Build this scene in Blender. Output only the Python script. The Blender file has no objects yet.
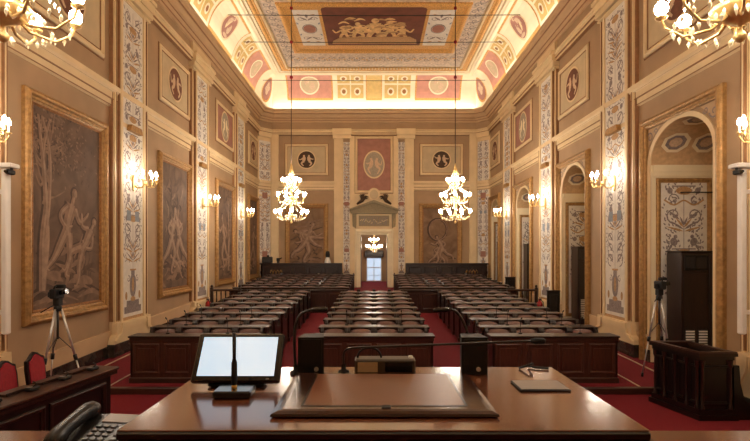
import bpy, math, random
from mathutils import Vector, Matrix
R = random.Random(7)
PI = math.pi
C = bpy.context.scene.collection
SC = bpy.context.scene

# ------------------------------------------------------------------ camera, world, lights, exposure
cam_d = bpy.data.cameras.new('camera'); cam = bpy.data.objects.new('camera', cam_d); C.objects.link(cam)
cam.location = (0, 0, 2.4); cam.rotation_euler = (PI/2, 0, 0)
cam_d.sensor_width = 36; cam_d.lens = 485/750*36
cam_d.shift_x = 1/750; cam_d.shift_y = 33.5/750; cam_d.clip_start = .05
SC.camera = cam
w = bpy.data.worlds.new('world'); SC.world = w; w.use_nodes = True
w.node_tree.nodes['Background'].inputs[0].default_value = (.8, .88, 1, 1)
w.node_tree.nodes['Background'].inputs[1].default_value = .6
SC.view_settings.view_transform = 'Standard'; SC.view_settings.look = 'None'
SC.view_settings.gamma = 1; SC.view_settings.use_curve_mapping = False
SC.view_settings.exposure = 0.02
BULB = 135.0          # radiance of the lamp bulbs
WARM = (1.0, .87, .72)
def strip(name, loc, rot, sx, sy, watts, col):
    l = bpy.data.lights.new(name, 'AREA'); l.shape = 'RECTANGLE'; l.size = sx; l.size_y = sy
    l.energy = watts; l.color = col
    o = bpy.data.objects.new(name, l); C.objects.link(o); o.location = loc; o.rotation_euler = rot
    return o
# warm cove light strips lying on top of the cornice, behind its lip
COVE = (1.0, .96, .90)
for s in (-1, 1):
    strip('cove_light_strip', (s*5.80, 11.2, 9.975), (0, PI + s*math.radians(14), 0), .12, 26, 270, COVE)
strip('cove_light_strip', (0, 25.40, 9.975), (PI - math.radians(14), 0, 0), 10.6, .12, 108, COVE)
strip('cove_light_strip', (0, -2.75, 9.975), (PI, 0, 0), 10.6, .12, 108, COVE)

# ------------------------------------------------------------------ materials
def lin(c):
    return tuple(((x/255)/12.92 if x/255 <= .04045 else ((x/255+.055)/1.055)**2.4) for x in c) + (1,)
MATS = {}
def mat(name, rgb, rough=.6, metal=0, var=.12, scale=6, bump=0, bscale=60, stretch=(1, 1, 1), emit=0, coat=0, spec=None, rgb2=None):
    m = bpy.data.materials.new(name); m.use_nodes = True
    nt = m.node_tree; b = nt.nodes['Principled BSDF']
    b.inputs['Roughness'].default_value = rough; b.inputs['Metallic'].default_value = metal
    if spec is not None: b.inputs['Specular IOR Level'].default_value = spec
    if coat: b.inputs['Coat Weight'].default_value = coat; b.inputs['Coat Roughness'].default_value = .12
    tc = nt.nodes.new('ShaderNodeTexCoord'); mp = nt.nodes.new('ShaderNodeMapping')
    mp.inputs['Scale'].default_value = stretch
    nt.links.new(tc.outputs['Object'], mp.inputs[0])
    n = nt.nodes.new('ShaderNodeTexNoise'); n.inputs['Scale'].default_value = scale; n.inputs['Detail'].default_value = 6
    nt.links.new(mp.outputs[0], n.inputs['Vector'])
    r = nt.nodes.new('ShaderNodeValToRGB')
    c = lin(rgb); c2 = lin(rgb2) if rgb2 else tuple(min(1, x*(1+var)) for x in c[:3])+(1,)
    c1 = tuple(x*(1-var) for x in c[:3])+(1,) if not rgb2 else c
    r.color_ramp.elements[0].position = .32; r.color_ramp.elements[0].color = c1
    r.color_ramp.elements[1].position = .68; r.color_ramp.elements[1].color = c2
    nt.links.new(n.outputs['Fac'], r.inputs[0]); nt.links.new(r.outputs[0], b.inputs['Base Color'])
    if bump:
        n2 = nt.nodes.new('ShaderNodeTexNoise'); n2.inputs['Scale'].default_value = bscale; n2.inputs['Detail'].default_value = 3
        nt.links.new(mp.outputs[0], n2.inputs['Vector'])
        bp = nt.nodes.new('ShaderNodeBump'); bp.inputs['Strength'].default_value = bump; bp.inputs['Distance'].default_value = .02
        nt.links.new(n2.outputs['Fac'], bp.inputs['Height']); nt.links.new(bp.outputs[0], b.inputs['Normal'])
    if emit:
        b.inputs['Emission Color'].default_value = lin(rgb); b.inputs['Emission Strength'].default_value = emit
    MATS[name] = m
    return m
mat('wall_tan', (170, 140, 107), .75, scale=1.5, var=.08)
mat('wall_tan_light', (200, 168, 130), .75, scale=1.5, var=.06)
mat('cream', (226, 200, 156), .6, scale=2, var=.06)
mat('cream_pale', (238, 222, 186), .6, scale=2, var=.05)
mat('panel_cream', (198, 176, 140), .7, scale=3, var=.07)
mat('panel_red', (164, 114, 98), .7, scale=4, var=.12)
mat('panel_pink', (196, 138, 116), .7, scale=4, var=.1)
mat('gold', (166, 126, 74), .42, metal=.35, scale=14, var=.25, bump=.5, bscale=45)
mat('gold_dark', (150, 100, 48), .45, metal=.3, scale=20, var=.3, bump=.5, bscale=40)
mat('fillet_shadow_line', (150, 108, 72), .6, scale=8, var=.15)  # gold-brown fillets whose darker tone paints shadow lines along the mouldings
mat('gold_bright', (226, 192, 126), .3, metal=.6, scale=10, var=.15)
mat('grot_white', (226, 218, 206), .75, scale=8, var=.07)
mat('grot_dark', (142, 128, 124), .8, scale=30, var=.25)
mat('grot_ochre', (184, 144, 100), .8, scale=20, var=.2)
mat('vault_ochre', (204, 168, 124), .8, scale=12, var=.12)
mat('grot_blue', (140, 146, 154), .8, scale=20, var=.15)
mat('grot_red', (160, 112, 96), .8, scale=20, var=.15)
mat('brown_disc', (112, 66, 46), .7, scale=10, var=.2)
mat('relief_light', (208, 178, 146), .7, scale=25, var=.15)
mat('relief_grey', (164, 152, 132), .7, scale=25, var=.2)
mat('bronze', (74, 52, 34), .5, metal=.3, scale=20, var=.2)
mat('stone_grey', (150, 134, 104), .75, scale=20, var=.2, bump=.3)
mat('marble_dark', (34, 30, 28), .25, scale=5, var=.6, rgb2=(74, 66, 58))
mat('ceil_frieze', (206, 186, 164), .7, scale=9, var=.25)
mat('ceil_gold', (212, 160, 88), .5, metal=.2, scale=25, var=.3)
mat('ceil_maroon', (108, 58, 44), .7, scale=3, var=.2)
mat('ceil_figure', (222, 182, 126), .7, scale=6, var=.25)
mat('coffer_ground', (206, 172, 104), .7, scale=6, var=.1)
mat('mural_dark', (80, 60, 48), .8, var=0.3, scale=5)
mat('mural_shade', (98, 76, 60), .8, var=0.25, scale=5)
mat('mural_mid', (134, 106, 86), .8, var=0.25, scale=6)
mat('mural_light', (156, 128, 106), .8, var=0.2, scale=6)
mat('wood', (58, 32, 23), .33, scale=7, var=.35, stretch=(.6, 6, 6), coat=.2)
mat('wood_top', (36, 19, 14), .36, scale=7, var=.35, stretch=(.6, 6, 6), coat=.15)
mat('wood_v', (66, 36, 26), .36, scale=7, var=.35, stretch=(6, 6, .6), coat=.15)
mat('wood_dark', (36, 18, 13), .35, scale=7, var=.35, stretch=(5, 5, .7), coat=.2)
mat('wood_black', (14, 8, 7), .35, scale=7, var=.3, stretch=(5, 5, .7), coat=.2)
mat('desk_wood', (98, 57, 38), .16, scale=9, var=.22, stretch=(.5, 9, 9), coat=0.5)
mat('desk_edge', (16, 9, 7), .3, scale=9, var=.3, coat=.3)
mat('pad_wood', (50, 27, 19), .25, scale=9, var=.2, stretch=(.5, 9, 9), coat=.3)
mat('pad_leather', (104, 64, 45), .3, scale=40, var=.1, bump=.12, bscale=150)
mat('leather', (120, 93, 89), .28, scale=30, var=.15, bump=.15, bscale=120)
mat('red_velvet', (150, 18, 34), .8, scale=20, var=.12, bump=.2, bscale=200)
mat('carpet', (120, 8, 28), .95, scale=30, var=.2, bump=.4, bscale=300)
mat('brass', (196, 160, 90), .3, metal=.9, var=.1)
mat('strip_pale', (196, 176, 150), .4, var=.1)
mat('black', (14, 13, 13), .6, var=.2)
mat('black_gloss', (8, 8, 9), .15, var=.2, coat=.3)
mat('dark_grey', (44, 42, 42), .4, var=.15)
mat('phone_grey', (26, 23, 22), .4, var=.15)
mat('grey', (120, 116, 112), .45, var=.1)
mat('silver', (214, 212, 208), .3, metal=.7, var=.1)
mat('white_plastic', (236, 230, 220), .45, var=.04)
mat('paper', (224, 220, 210), .8, var=.05)
mat('tablet', (128, 116, 106), .4, var=.06)
mat('console_brown', (74, 62, 48), .5, var=.1)
mat('beige_plastic', (150, 130, 98), .5, var=.1)
mat('red_paint', (170, 20, 22), .35, var=.1)
mat('crystal', (244, 228, 192), .12, metal=.15, var=.15, spec=.9)
mat('bulb', (255, 200, 130), .4, var=0, emit=0)
b_ = MATS['bulb'].node_tree.nodes['Principled BSDF']
b_.inputs['Emission Color'].default_value = (*WARM, 1); b_.inputs['Emission Strength'].default_value = BULB
mat('bulb_dim', (255, 200, 130), .4, var=0)
b_ = MATS['bulb_dim'].node_tree.nodes['Principled BSDF']
b_.inputs['Emission Color'].default_value = (*WARM, 1); b_.inputs['Emission Strength'].default_value = 60
mat('day_pane', (196, 222, 250), .3, var=0, emit=0.75)
# the monitor's screen: pale blue picture with faint vertical shapes
m = mat('screen', (196, 226, 250), .25, var=.1, scale=5, stretch=(1, 1, .6), emit=.75, rgb2=(226, 242, 252))
nt = m.node_tree; nt.links.new([n for n in nt.nodes if n.type == 'VALTORGB'][0].outputs[0], nt.nodes['Principled BSDF'].inputs['Emission Color'])
# sepia fresco ground: cloudy strokes
m = mat('mural_ground', (88, 68, 53), .8, scale=1.4, rgb2=(122, 96, 77))
n = [x for x in m.node_tree.nodes if x.type == 'TEX_NOISE'][0]; n.inputs['Distortion'].default_value = 1.6; n.inputs['Detail'].default_value = 10
m = mat('mural_ground_b', (112, 84, 60), .8, scale=1.1, rgb2=(148, 118, 90))
n = [x for x in m.node_tree.nodes if x.type == 'TEX_NOISE'][0]; n.inputs['Distortion'].default_value = 2.2; n.inputs['Detail'].default_value = 10

# ------------------------------------------------------------------ mesh helpers
class MB:
    def __init__(s): s.v = []; s.f = []; s.m = []; s.sm = []
    def add(s, vs, fs, m=0, sm=False):
        k = len(s.v); s.v += [tuple(p) for p in vs]
        for f in fs: s.f.append([i+k for i in f]); s.m.append(m); s.sm.append(sm)
        return s
    def box(s, x0, x1, y0, y1, z0, z1, m=0, T=None):
        vs = [Vector((x, y, z)) for z in (z0, z1) for y in (y0, y1) for x in (x0, x1)]
        if T: vs = [T @ p for p in vs]
        return s.add(vs, [(0,2,3,1),(4,5,7,6),(0,1,5,4),(2,6,7,3),(0,4,6,2),(1,3,7,5)], m)
    def bbox(s, x0, x1, y0, y1, z0, z1, c=.01, m=0, T=None):      # box with chamfered edges
        cx, cy, cz = (x0+x1)/2, (y0+y1)/2, (z0+z1)/2; hx, hy, hz = (x1-x0)/2, (y1-y0)/2, (z1-z0)/2
        c = min(c, hx*.9, hy*.9, hz*.9); rings = []
        for z, d in ((-hz, c), (-hz+c, 0), (hz-c, 0), (hz, c)):
            a, b = hx-d, hy-d
            k = c
            rings.append([(a, -b+k), (a, b-k), (a-k, b), (-a+k, b), (-a, b-k), (-a, -b+k), (-a+k, -b), (a-k, -b)])
            rings[-1] = [Vector((cx+p[0], cy+p[1], cz+z)) for p in rings[-1]]
        vs = [p for r in rings for p in r]
        if T: vs = [T @ p for p in vs]
        fs = [tuple(range(7, -1, -1)), tuple(range(24, 32))]
        for r in range(3):
            for i in range(8): j = (i+1) % 8; fs.append((r*8+i, r*8+j, r*8+8+j, r*8+8+i))
        return s.add(vs, fs, m)
    def prism(s, poly, P, c0, c1, m=0, sm=False):                  # poly (a,b) extruded from c0 to c1 through P(a,b,c)
        n = len(poly)
        vs = [P(a, b, c0) for a, b in poly] + [P(a, b, c1) for a, b in poly]
        fs = [tuple(range(n-1, -1, -1)), tuple(range(n, 2*n))]
        s.add(vs, fs, m)
        return s.add(vs, [(i, (i+1) % n, n+(i+1) % n, n+i) for i in range(n)], m, sm)
    def tube(s, pts, r, n=8, m=0, cap=True):
        pts = [Vector(p) for p in pts]; N = len(pts)
        rs = r if isinstance(r, (list, tuple)) else [r]*N
        vs = []; up = None
        for i, p in enumerate(pts):
            t = (pts[min(i+1, N-1)]-pts[max(i-1, 0)]).normalized()
            if up is None: up = Vector((0, 0, 1)) if abs(t.z) < .9 else Vector((1, 0, 0))
            a = t.cross(up).normalized(); b = a.cross(t).normalized(); up = b
            for k in range(n):
                q = 2*PI*k/n; vs.append(p+(a*math.cos(q)+b*math.sin(q))*rs[i])
        fs = [(i*n+k, i*n+(k+1) % n, (i+1)*n+(k+1) % n, (i+1)*n+k) for i in range(N-1) for k in range(n)]
        s.add(vs, fs, m, True)
        if cap: s.add(vs[:n], [tuple(range(n-1, -1, -1))], m); s.add(vs[-n:], [tuple(range(n))], m)
        return s
    def lathe(s, prof, o=(0, 0, 0), n=12, m=0):
        vs = [(o[0]+r*math.cos(2*PI*k/n), o[1]+r*math.sin(2*PI*k/n), o[2]+z) for r, z in prof for k in range(n)]
        fs = [(i*n+k, i*n+(k+1) % n, (i+1)*n+(k+1) % n, (i+1)*n+k) for i in range(len(prof)-1) for k in range(n)]
        return s.add(vs, fs, m, True)
    def ball(s, c, r, n=8, k=6, m=0, sz=1):
        return s.lathe([(max(.0001, r*math.sin(PI*i/k)), -r*sz*math.cos(PI*i/k)) for i in range(k+1)], c, n, m)
    def frame(s, P, u0, u1, v0, v1, w, d, m=0, prof=None):         # mitred rectangular moulding in plane P
        prof = prof or [(0, 0), (0, .55), (.12, .8), (.3, 1), (.5, .95), (.62, .6), (.8, .6), (.9, .4), (1, .35), (1, 0)]
        vs = []
        for t, h in prof:
            a = t*w; vs += [P(u0+a, v0+a, h*d), P(u1-a, v0+a, h*d), P(u1-a, v1-a, h*d), P(u0+a, v1-a, h*d)]
        fs = [(i*4+k, i*4+(k+1) % 4, i*4+4+(k+1) % 4, i*4+4+k) for i in range(len(prof)-1) for k in range(4)]
        return s.add(vs, fs, m)
    def build(s, name, mats, parent=None, label=None):
        me = bpy.data.meshes.new(name)
        off = Vector((0, 0, 0)); r = parent
        while r is not None: off += Vector(r.location); r = r.parent
        me.from_pydata([tuple(Vector(p)-off) for p in s.v], [], s.f); me.update()
        if isinstance(mats, str): mats = [mats]
        for q in mats: me.materials.append(MATS[q])
        me.polygons.foreach_set('material_index', s.m); me.polygons.foreach_set('use_smooth', s.sm)
        bm_fix(me)
        o = bpy.data.objects.new(name, me); C.objects.link(o)
        if parent: o.parent = parent
        if label: o['label'] = label
        return o
import bmesh
def bm_fix(me):
    bm = bmesh.new(); bm.from_mesh(me); bmesh.ops.remove_doubles(bm, verts=bm.verts, dist=1e-5)
    bmesh.ops.recalc_face_normals(bm, faces=bm.faces); bm.to_mesh(me); bm.free()
def tag(o, label, cat, group=None):
    o['label'] = label; o['category'] = cat
    if group: o['group'] = group
    return o
def thing(name, label, cat, loc=(0, 0, 0), group=None):
    o = bpy.data.objects.new(name, None); C.objects.link(o); o.location = loc
    o.empty_display_size = .1
    return tag(o, label, cat, group)
def struct(o): o['kind'] = 'structure'; return o
def dup(root, loc, rz=None, label=None, group=None):
    def cp(o, par):
        c = o.copy(); C.objects.link(c); c.parent = par
        for ch in o.children: cp(ch, c)
        return c
    r = cp(root, None); r.location = loc
    if rz is not None: r.rotation_euler = (0, 0, rz)
    if label: r['label'] = label
    if group: r['group'] = group
    return r
def offset(path, d):
    out = []
    for i, p in enumerate(path):
        ns = []
        for a, b in ((i-1, i), (i, i+1)):
            if a < 0 or b >= len(path): continue
            dx, dy = path[b][0]-path[a][0], path[b][1]-path[a][1]; l = math.hypot(dx, dy); ns.append((dy/l, -dx/l))
        if len(ns) == 1: n = ns[0]; k = 1
        else:
            n = (ns[0][0]+ns[1][0], ns[0][1]+ns[1][1]); l = math.hypot(*n); n = (n[0]/l, n[1]/l); k = 1/(n[0]*ns[0][0]+n[1]*ns[0][1])
        out.append((p[0]+n[0]*d*k, p[1]+n[1]*d*k))
    return out
def sweep(mb, path, prof, m=0):
    L = [[(x, y, z) for x, y in offset(path, d)] for d, z in prof]; n = len(path)
    vs = [p for l in L for p in l]
    return mb.add(vs, [(i*n+k, i*n+k+1, (i+1)*n+k+1, (i+1)*n+k) for i in range(len(prof)-1) for k in range(n-1)], m)

# flat painting on a plane: each material is one paint layer, a little proud of the one before
class Paint(MB):
    def __init__(s, P, base=.004, step=.0025): super().__init__(); s.P = P; s.b = base; s.st = step
    c = 0
    def q(s, u, v, m): return s.P(u, v, s.b+s.st*m+(s.c % 37)*2e-5)
    def poly(s, pts, m):
        s.c += 1
        return s.add([s.q(u, v, m) for u, v in pts], [tuple(range(len(pts)))], m)
    def rect(s, u0, u1, v0, v1, m): return s.poly([(u0, v0), (u1, v0), (u1, v1), (u0, v1)], m)
    def ell(s, cx, cy, rx, ry, m, rot=0, n=16):
        c, d = math.cos(rot), math.sin(rot)
        return s.poly([(cx+rx*math.cos(t)*c-ry*math.sin(t)*d, cy+rx*math.cos(t)*d+ry*math.sin(t)*c) for t in [2*PI*i/n for i in range(n)]], m)
    def ring(s, cx, cy, rx, ry, w, m, n=24):
        for i in range(n):
            a, b = 2*PI*i/n, 2*PI*(i+1)/n
            s.poly([(cx+rx*math.cos(a), cy+ry*math.sin(a)), (cx+rx*math.cos(b), cy+ry*math.sin(b)),
                    (cx+(rx-w)*math.cos(b), cy+(ry-w)*math.sin(b)), (cx+(rx-w)*math.cos(a), cy+(ry-w)*math.sin(a))], m)
    def rib(s, pts, ws, m):
        N = len(pts); ws = ws if isinstance(ws, (list, tuple)) else [ws]*N; L = []; Q = []
        for i, (x, y) in enumerate(pts):
            a, b = pts[max(i-1, 0)], pts[min(i+1, N-1)]; dx, dy = b[0]-a[0], b[1]-a[1]; l = math.hypot(dx, dy) or 1
            h = ws[i]/2; L.append((x-dy/l*h, y+dx/l*h)); Q.append((x+dy/l*h, y-dx/l*h))
        for i in range(N-1): s.poly([L[i], Q[i], Q[i+1], L[i+1]], m)
        return s
    def cur(s, pts, ws, m, k=6):                                    # smooth ribbon through points
        def cr(a, b, c, d, t): return .5*((2*b)+(-a+c)*t+(2*a-5*b+4*c-d)*t*t+(-a+3*b-3*c+d)*t**3)
        ws = ws if isinstance(ws, (list, tuple)) else [ws]*len(pts)
        P = [pts[0]]+list(pts)+[pts[-1]]; W = [ws[0]]+list(ws)+[ws[-1]]; o = []; ow = []
        for i in range(len(pts)-1):
            for j in range(k):
                t = j/k
                o.append((cr(P[i][0], P[i+1][0], P[i+2][0], P[i+3][0], t), cr(P[i][1], P[i+1][1], P[i+2][1], P[i+3][1], t)))
                ow.append(ws[i]*(1-t)+ws[i+1]*t)
        o.append(pts[-1]); ow.append(ws[-1]); return s.rib(o, ow, m)
    def spiral(s, x, y, r, a0, turns, dr, w, m, n=14):
        p = [(x+r*(1-.8*i/n)*math.cos(a0+dr*2*PI*turns*i/n), y+r*(1-.8*i/n)*math.sin(a0+dr*2*PI*turns*i/n)) for i in range(n+1)]
        return s.rib(p, [w*(1-.4*i/n) for i in range(n+1)], m)
    def leaf(s, x, y, l, a, w, m):
        c, d = math.cos(a), math.sin(a)
        return s.poly([(x+u*c-v*d, y+u*d+v*c) for u, v in ((0, 0), (l*.3, w/2), (l*.7, w*.35), (l, 0), (l*.7, -w*.35), (l*.3, -w/2))], m)

def PL(u, v, n): return (-6+n, u, v)          # left wall plane
def PR(u, v, n): return (6-n, u, v)           # right wall plane
def PB(u, v, n): return (u, 25.6-n, v)        # end wall plane
def fz(y):
    if y < 8.7: return -.1
    if y < 17.2: return .033*(y-8.7)
    return .28+.044*(y-17.2)
PIL = [2.1, 6.98, 11.84, 16.6, 21.43]         # pilaster centres along the side walls
BAYS = [(4.62, 1.28), (9.53, 1.28), (14.60, 1.17), (19.47, 1.19), (24.0, 1.02)]   # bay centre, half width of its picture or alcove frame

# ------------------------------------------------------------------ floor, podium, ceiling plane
fl = MB(); ys = [-3, 8.7]
fl.add([(-6.2, -3, -.1), (6.2, -3, -.1), (6.2, 8.72, -.1), (-6.2, 8.72, -.1)], [(0, 1, 2, 3)])
fl.add([(-6.2, 8.7, -.12), (6.2, 8.7, -.12), (6.2, 8.7, 0), (-6.2, 8.7, 0)], [(0, 1, 2, 3)])
fl.add([(-7.6, 8.7, 0), (7.6, 8.7, 0), (7.6, 17.2, fz(17.199)), (-7.6, 17.2, fz(17.199))], [(0, 1, 2, 3)])
fl.add([(-7.6, 17.2, .28), (7.6, 17.2, .28), (7.6, 25.65, fz(25.65)), (-7.6, 25.65, fz(25.65))], [(0, 1, 2, 3)])
floor = struct(fl.build('floor', 'carpet'))
floor['label'] = 'crimson carpet rising gently towards the end wall'
struct(MB().bbox(-6.0, 6.0, 8.62, 8.74, -.1, .012, .01).build('trim_1', 'wood'))['label'] = 'brown wooden step edge across the red carpet'
for i, s in enumerate((-1, 1)):
    k = MB(); x0, x1 = sorted((s*5.62, s*5.66))
    k.add([(x, y, fz(y)+dz) for y in (8.75, 17.1) for x in (x0, x1) for dz in (.001, .012)], [(0, 1, 3, 2), (4, 6, 7, 5), (0, 4, 5, 1), (2, 3, 7, 6), (1, 5, 7, 3)])
    x0, x1 = sorted((s*4.78, s*4.81))
    k.add([(x, y, fz(y)+dz) for y in (8.75, 17.1) for x in (x0, x1) for dz in (.001, .01)], [(0, 1, 3, 2), (4, 6, 7, 5), (0, 4, 5, 1), (2, 3, 7, 6), (1, 5, 7, 3)])
    struct(k.build('trim_%d' % (2+i), 'strip_pale'))['label'] = 'thin pale metal strip along the carpet edge'
ce = MB().box(-6.3, 6.3, -3.2, 25.9, 11.62, 11.8)
ceiling = struct(ce.build('ceiling', 'cream_pale'))

# ------------------------------------------------------------------ walls
wl = MB().box(-6.3, -6, -3.2, 25.9, -.3, 11.7)
wall_left = struct(wl.build('wall_left', 'wall_tan'))
wf = MB().box(-6.3, 6.3, -3.3, -3, -.3, 11.7)
wall_front = struct(wf.build('wall_front', 'wall_tan'))
DX, DT, DF = .70, 3.56, fz(25.6)
wb = MB(); wb.box(-6.3, -DX, 25.6, 25.9, -.3, 11.7); wb.box(DX, 6.3, 25.6, 25.9, -.3, 11.7); wb.box(-DX, DX, 25.6, 25.9, DT, 11.7)
wall_back = struct(wb.build('wall_back', 'wall_tan'))
# right wall with arched openings
SPR, RISE = 4.32, .74
AHW = [.97, .97, .86, .88, .74]
def arch(yc, hw, n=20, ex=0): return [(yc-(hw+ex)*math.cos(PI*i/n), SPR+(RISE+ex)*math.sin(PI*i/n)) for i in range(n+1)]
wr = MB(); prev = -3.2
for (yc, _), hw in zip(BAYS[1:], AHW[1:]):
    wr.box(6, 6.02, prev, yc-hw, -.3, 11.7); prev = yc+hw
    a = arch(yc, hw)
    for i in range(len(a)-1):
        (y0, z0), (y1, z1) = a[i], a[i+1]
        wr.add([(6, y0, z0), (6, y1, z1), (6, y1, 11.7), (6, y0, 11.7)], [(0, 1, 2, 3)])
wr.box(6, 6.02, prev, 25.9, -.3, 11.7)
wall_right = struct(wr.build('wall_right', 'wall_tan'))

# chamfered back corners carrying a painted strip
PATH = [(-6, -3), (-6, 25.0), (-5.4, 25.6), (5.4, 25.6), (6, 25.0), (6, -3)]
s2 = math.sqrt(.5)
def PCL(u, v, n): return (-5.7+(u+n)*s2, 25.3+(u-n)*s2, v)
def PCR(u, v, n): return (5.7+(u-n)*s2, 25.3+(-u-n)*s2, v)

# ---- grotesque ornament generator (painted candelabra: urns, scrolls, leaves, birds)
def grotesque(p, u0, u1, v0, v1, rnd, k=1.0, dense=1.0, urn=1.0):
    c = (u0+u1)/2; h = (u1-u0)/2*.86
    p.rect(u0, u1, v0, v1, 0)
    v = v0+.08
    p.rib([(c, v0+.1), (c, v1-.1)], .014*k+.004, 1)
    if urn:
        e = urn
        p.rect(c-h*.95, c+h*.95, v, v+.16*e, 1); p.rect(c-h*.7, c+h*.7, v+.16*e, v+.3*e, 1); p.ell(c, v+.33*e, h*.28, .06*e, 2)
        p.ell(c, v+.66*e, h*.36, .3*e, 1); p.rect(c-h*.2, c+h*.2, v+.92*e, v+1.02*e, 1); p.rect(c-h*.34, c+h*.34, v+1.02*e, v+1.06*e, 2)
        for sg in (-1, 1): p.spiral(c+sg*h*.5, v+.82*e, h*.2, PI/2, 1, sg, .03, 1); p.ell(c+sg*h*.75, v+.42*e, h*.12, .1*e, 2)
        p.ell(c, v+.68*e, h*.12, .18*e, 2); v += 1.2*e
    while v < v1-.3*k:
        t = rnd.random(); d = .34*k
        if t < .34:
            for s in (-1, 1):
                p.spiral(c+s*h*.5, v+.16*k, h*.42, -PI/2 if s > 0 else -PI/2, 1.1, s, .05*k, 1)
                p.leaf(c+s*h*.2, v+.02*k, h*.8, PI/2-s*.9, .08*k, 1)
            d = .42*k
        elif t < .56:
            for s in (-1, 1):
                for j in range(4): p.leaf(c, v+.04*k+j*.06*k, h*(.95-.15*j), PI/2-s*(1.3-.3*j), .07*k, 1 if j % 2 else 2)
            d = .38*k
        elif t < .7:
            p.ell(c, v+.14*k, h*.4, .13*k, 2); p.rect(c-h*.6, c+h*.6, v+.26*k, v+.30*k, 1)
            for s in (-1, 1): p.ell(c+s*h*.7, v+.14*k, h*.14, .1*k, 1)
            d = .36*k
        elif t < .82:
            for s in (-1, 1):                                        # small birds
                p.ell(c+s*h*.5, v+.14*k, h*.18, .13*k, 1, -s*.4); p.ell(c+s*h*.42, v+.3*k, h*.1, .06*k, 1)
                p.leaf(c+s*h*.58, v+.08*k, h*.45, -PI/2+s*.5, .08*k, 1)
            d = .42*k
        elif t < .84:
            for s in (-1, 1): p.rect(c+s*h*.45-h*.28, c+s*h*.45+h*.28, v+.02*k, v+.28*k, 3)
            d = .36*k
        else:
            p.cur([(c-h, v+.22*k), (c-h*.5, v+.06*k), (c, v+.2*k), (c+h*.5, v+.06*k), (c+h, v+.22*k)], .05*k, 2)
            for s in (-1, 1): p.spiral(c+s*h*.55, v+.24*k, h*.3, 0, 1, -s, .04*k, 1)
            d = .36*k
        for _ in range(int(5*dense)):
            x = rnd.uniform(.2, 1)*h; y = v+rnd.uniform(0, d)
            for s in (-1, 1): p.leaf(c+s*x, y, .10*k, PI/2-s*rnd.uniform(-.5, 1.2), .05*k, 1)
        v += d
GM = ['grot_white', 'grot_dark', 'grot_ochre', 'grot_blue', 'grot_red']

def pilaster(wall, P, yc, seed):
    p = MB()
    b = fz(yc)
    Pm = lambda a, c, n: P(yc+a, c, n)
    def slab(u0, u1, z0, z1, d): p.prism([(u0, z0), (u1, z0), (u1, z1), (u0, z1)], Pm, 0, d)
    slab(-.84, .84, .5, 8.62, .07)
    slab(-.62, .62, .78, 8.47, .11)
    for q in (-1, 1):
        a, c = sorted((q*.51, q*.60)); slab(a, c, .8, 8.45, .145)
        a, c = sorted((q*.74, q*.80)); slab(a, c, .6, 8.53, .105)
    slab(-.49, .49, 8.38, 8.455, .14); slab(-.9, .9, 8.52, 8.66, .2); slab(-.87, .87, 8.43, 8.48, .15)
    base = [(-.97, b+.26), (.97, b+.26), (.95, .34+b), (.9, .42+b), (.84, .56), (.82, .83), (-.82, .83), (-.84, .56), (-.9, .42+b), (-.95, .34+b)]
    p.prism(base, Pm, 0, .17)
    slab(-.56, .56, .66, .79, .19)
    for q in (-1, 1): p.prism([(q*.55, .8), (q*.6, .55), (q*.72, .42+b), (q*.86, .33+b), (q*.92, .33+b), (q*.78, .45+b), (q*.68, .57), (q*.64, .8)], Pm, .165, .21)
    for q in (-1, 1):
        for c, d in ((.613, .125), (.735, .112), (.835, .082)):
            a0, a1 = sorted((q*c, q*(c+.022))); p.prism([(a0, .86), (a1, .86), (a1, 8.42), (a0, 8.42)], Pm, 0, d, 1)  # dark outlines painted in as shade along the pilaster edges
    o = p.build('pilaster', ['cream', 'fillet_shadow_line'], wall)
    mbz = MB(); mbz.prism([(-1.0, b-.02), (1.0, b-.02), (1.0, b+.26), (-1.0, b+.26)], Pm, 0, .2); mbz.build('plinth_block', 'marble_dark', o)
    q = Paint(Pm, .113, .002)
    rnd = random.Random(seed)
    q.rect(-.5, .5, .8, .9, 2)
    grotesque(q, -.5, .5, .9, 5.4, rnd, .62, 2.2, 1.0); grotesque(q, -.5, .5, 5.5, 8.38, rnd, .62, 2.2, 0)
    for sx in (-1, 1): q.rect(sx*.2-.1, sx*.2+.1, 3.2, 3.45, 3)
    q.build('painted_panel', GM, o, 'white panel painted with grey candelabra ornament')
    br = MB(); br.prism([(-.3, 5.35), (.3, 5.35), (.24, 5.5), (-.24, 5.5)], Pm, .09, .22)
    br.build('bracket', 'gold', o, 'small gilded bracket')
    return o
for wall, P, sd in ((wall_left, PL, 10), (wall_right, PR, 30)):
    for i, yc in enumerate(PIL[1:]): pilaster(wall, P, yc, sd+i)
for P, wall, sd in ((PCL, wall_left, 3), (PCR, wall_right, 4)):
    c = MB(); Pm = P
    c.prism([(-.44, fz(25)), (.44, fz(25)), (.44, 11), (-.44, 11)], Pm, -.3, 0)
    c.prism([(-.42, 8.5), (.42, 8.5), (.42, 8.67), (-.42, 8.67)], Pm, 0, .12)
    o = c.build('corner_pilaster', 'cream', wall)
    q = Paint(Pm, .004, .002); grotesque(q, -.34, .34, 1.3, 5.4, random.Random(sd), .6, 4, .8); grotesque(q, -.34, .34, 5.5, 8.3, random.Random(sd+9), .6, 4, 0)
    for z in (2.4, 5.45): q.rect(-.16, .16, z-.15, z+.15, 4)
    q.build('painted_panel', GM, o, 'white panel dense with grey and russet ornament')

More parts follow.
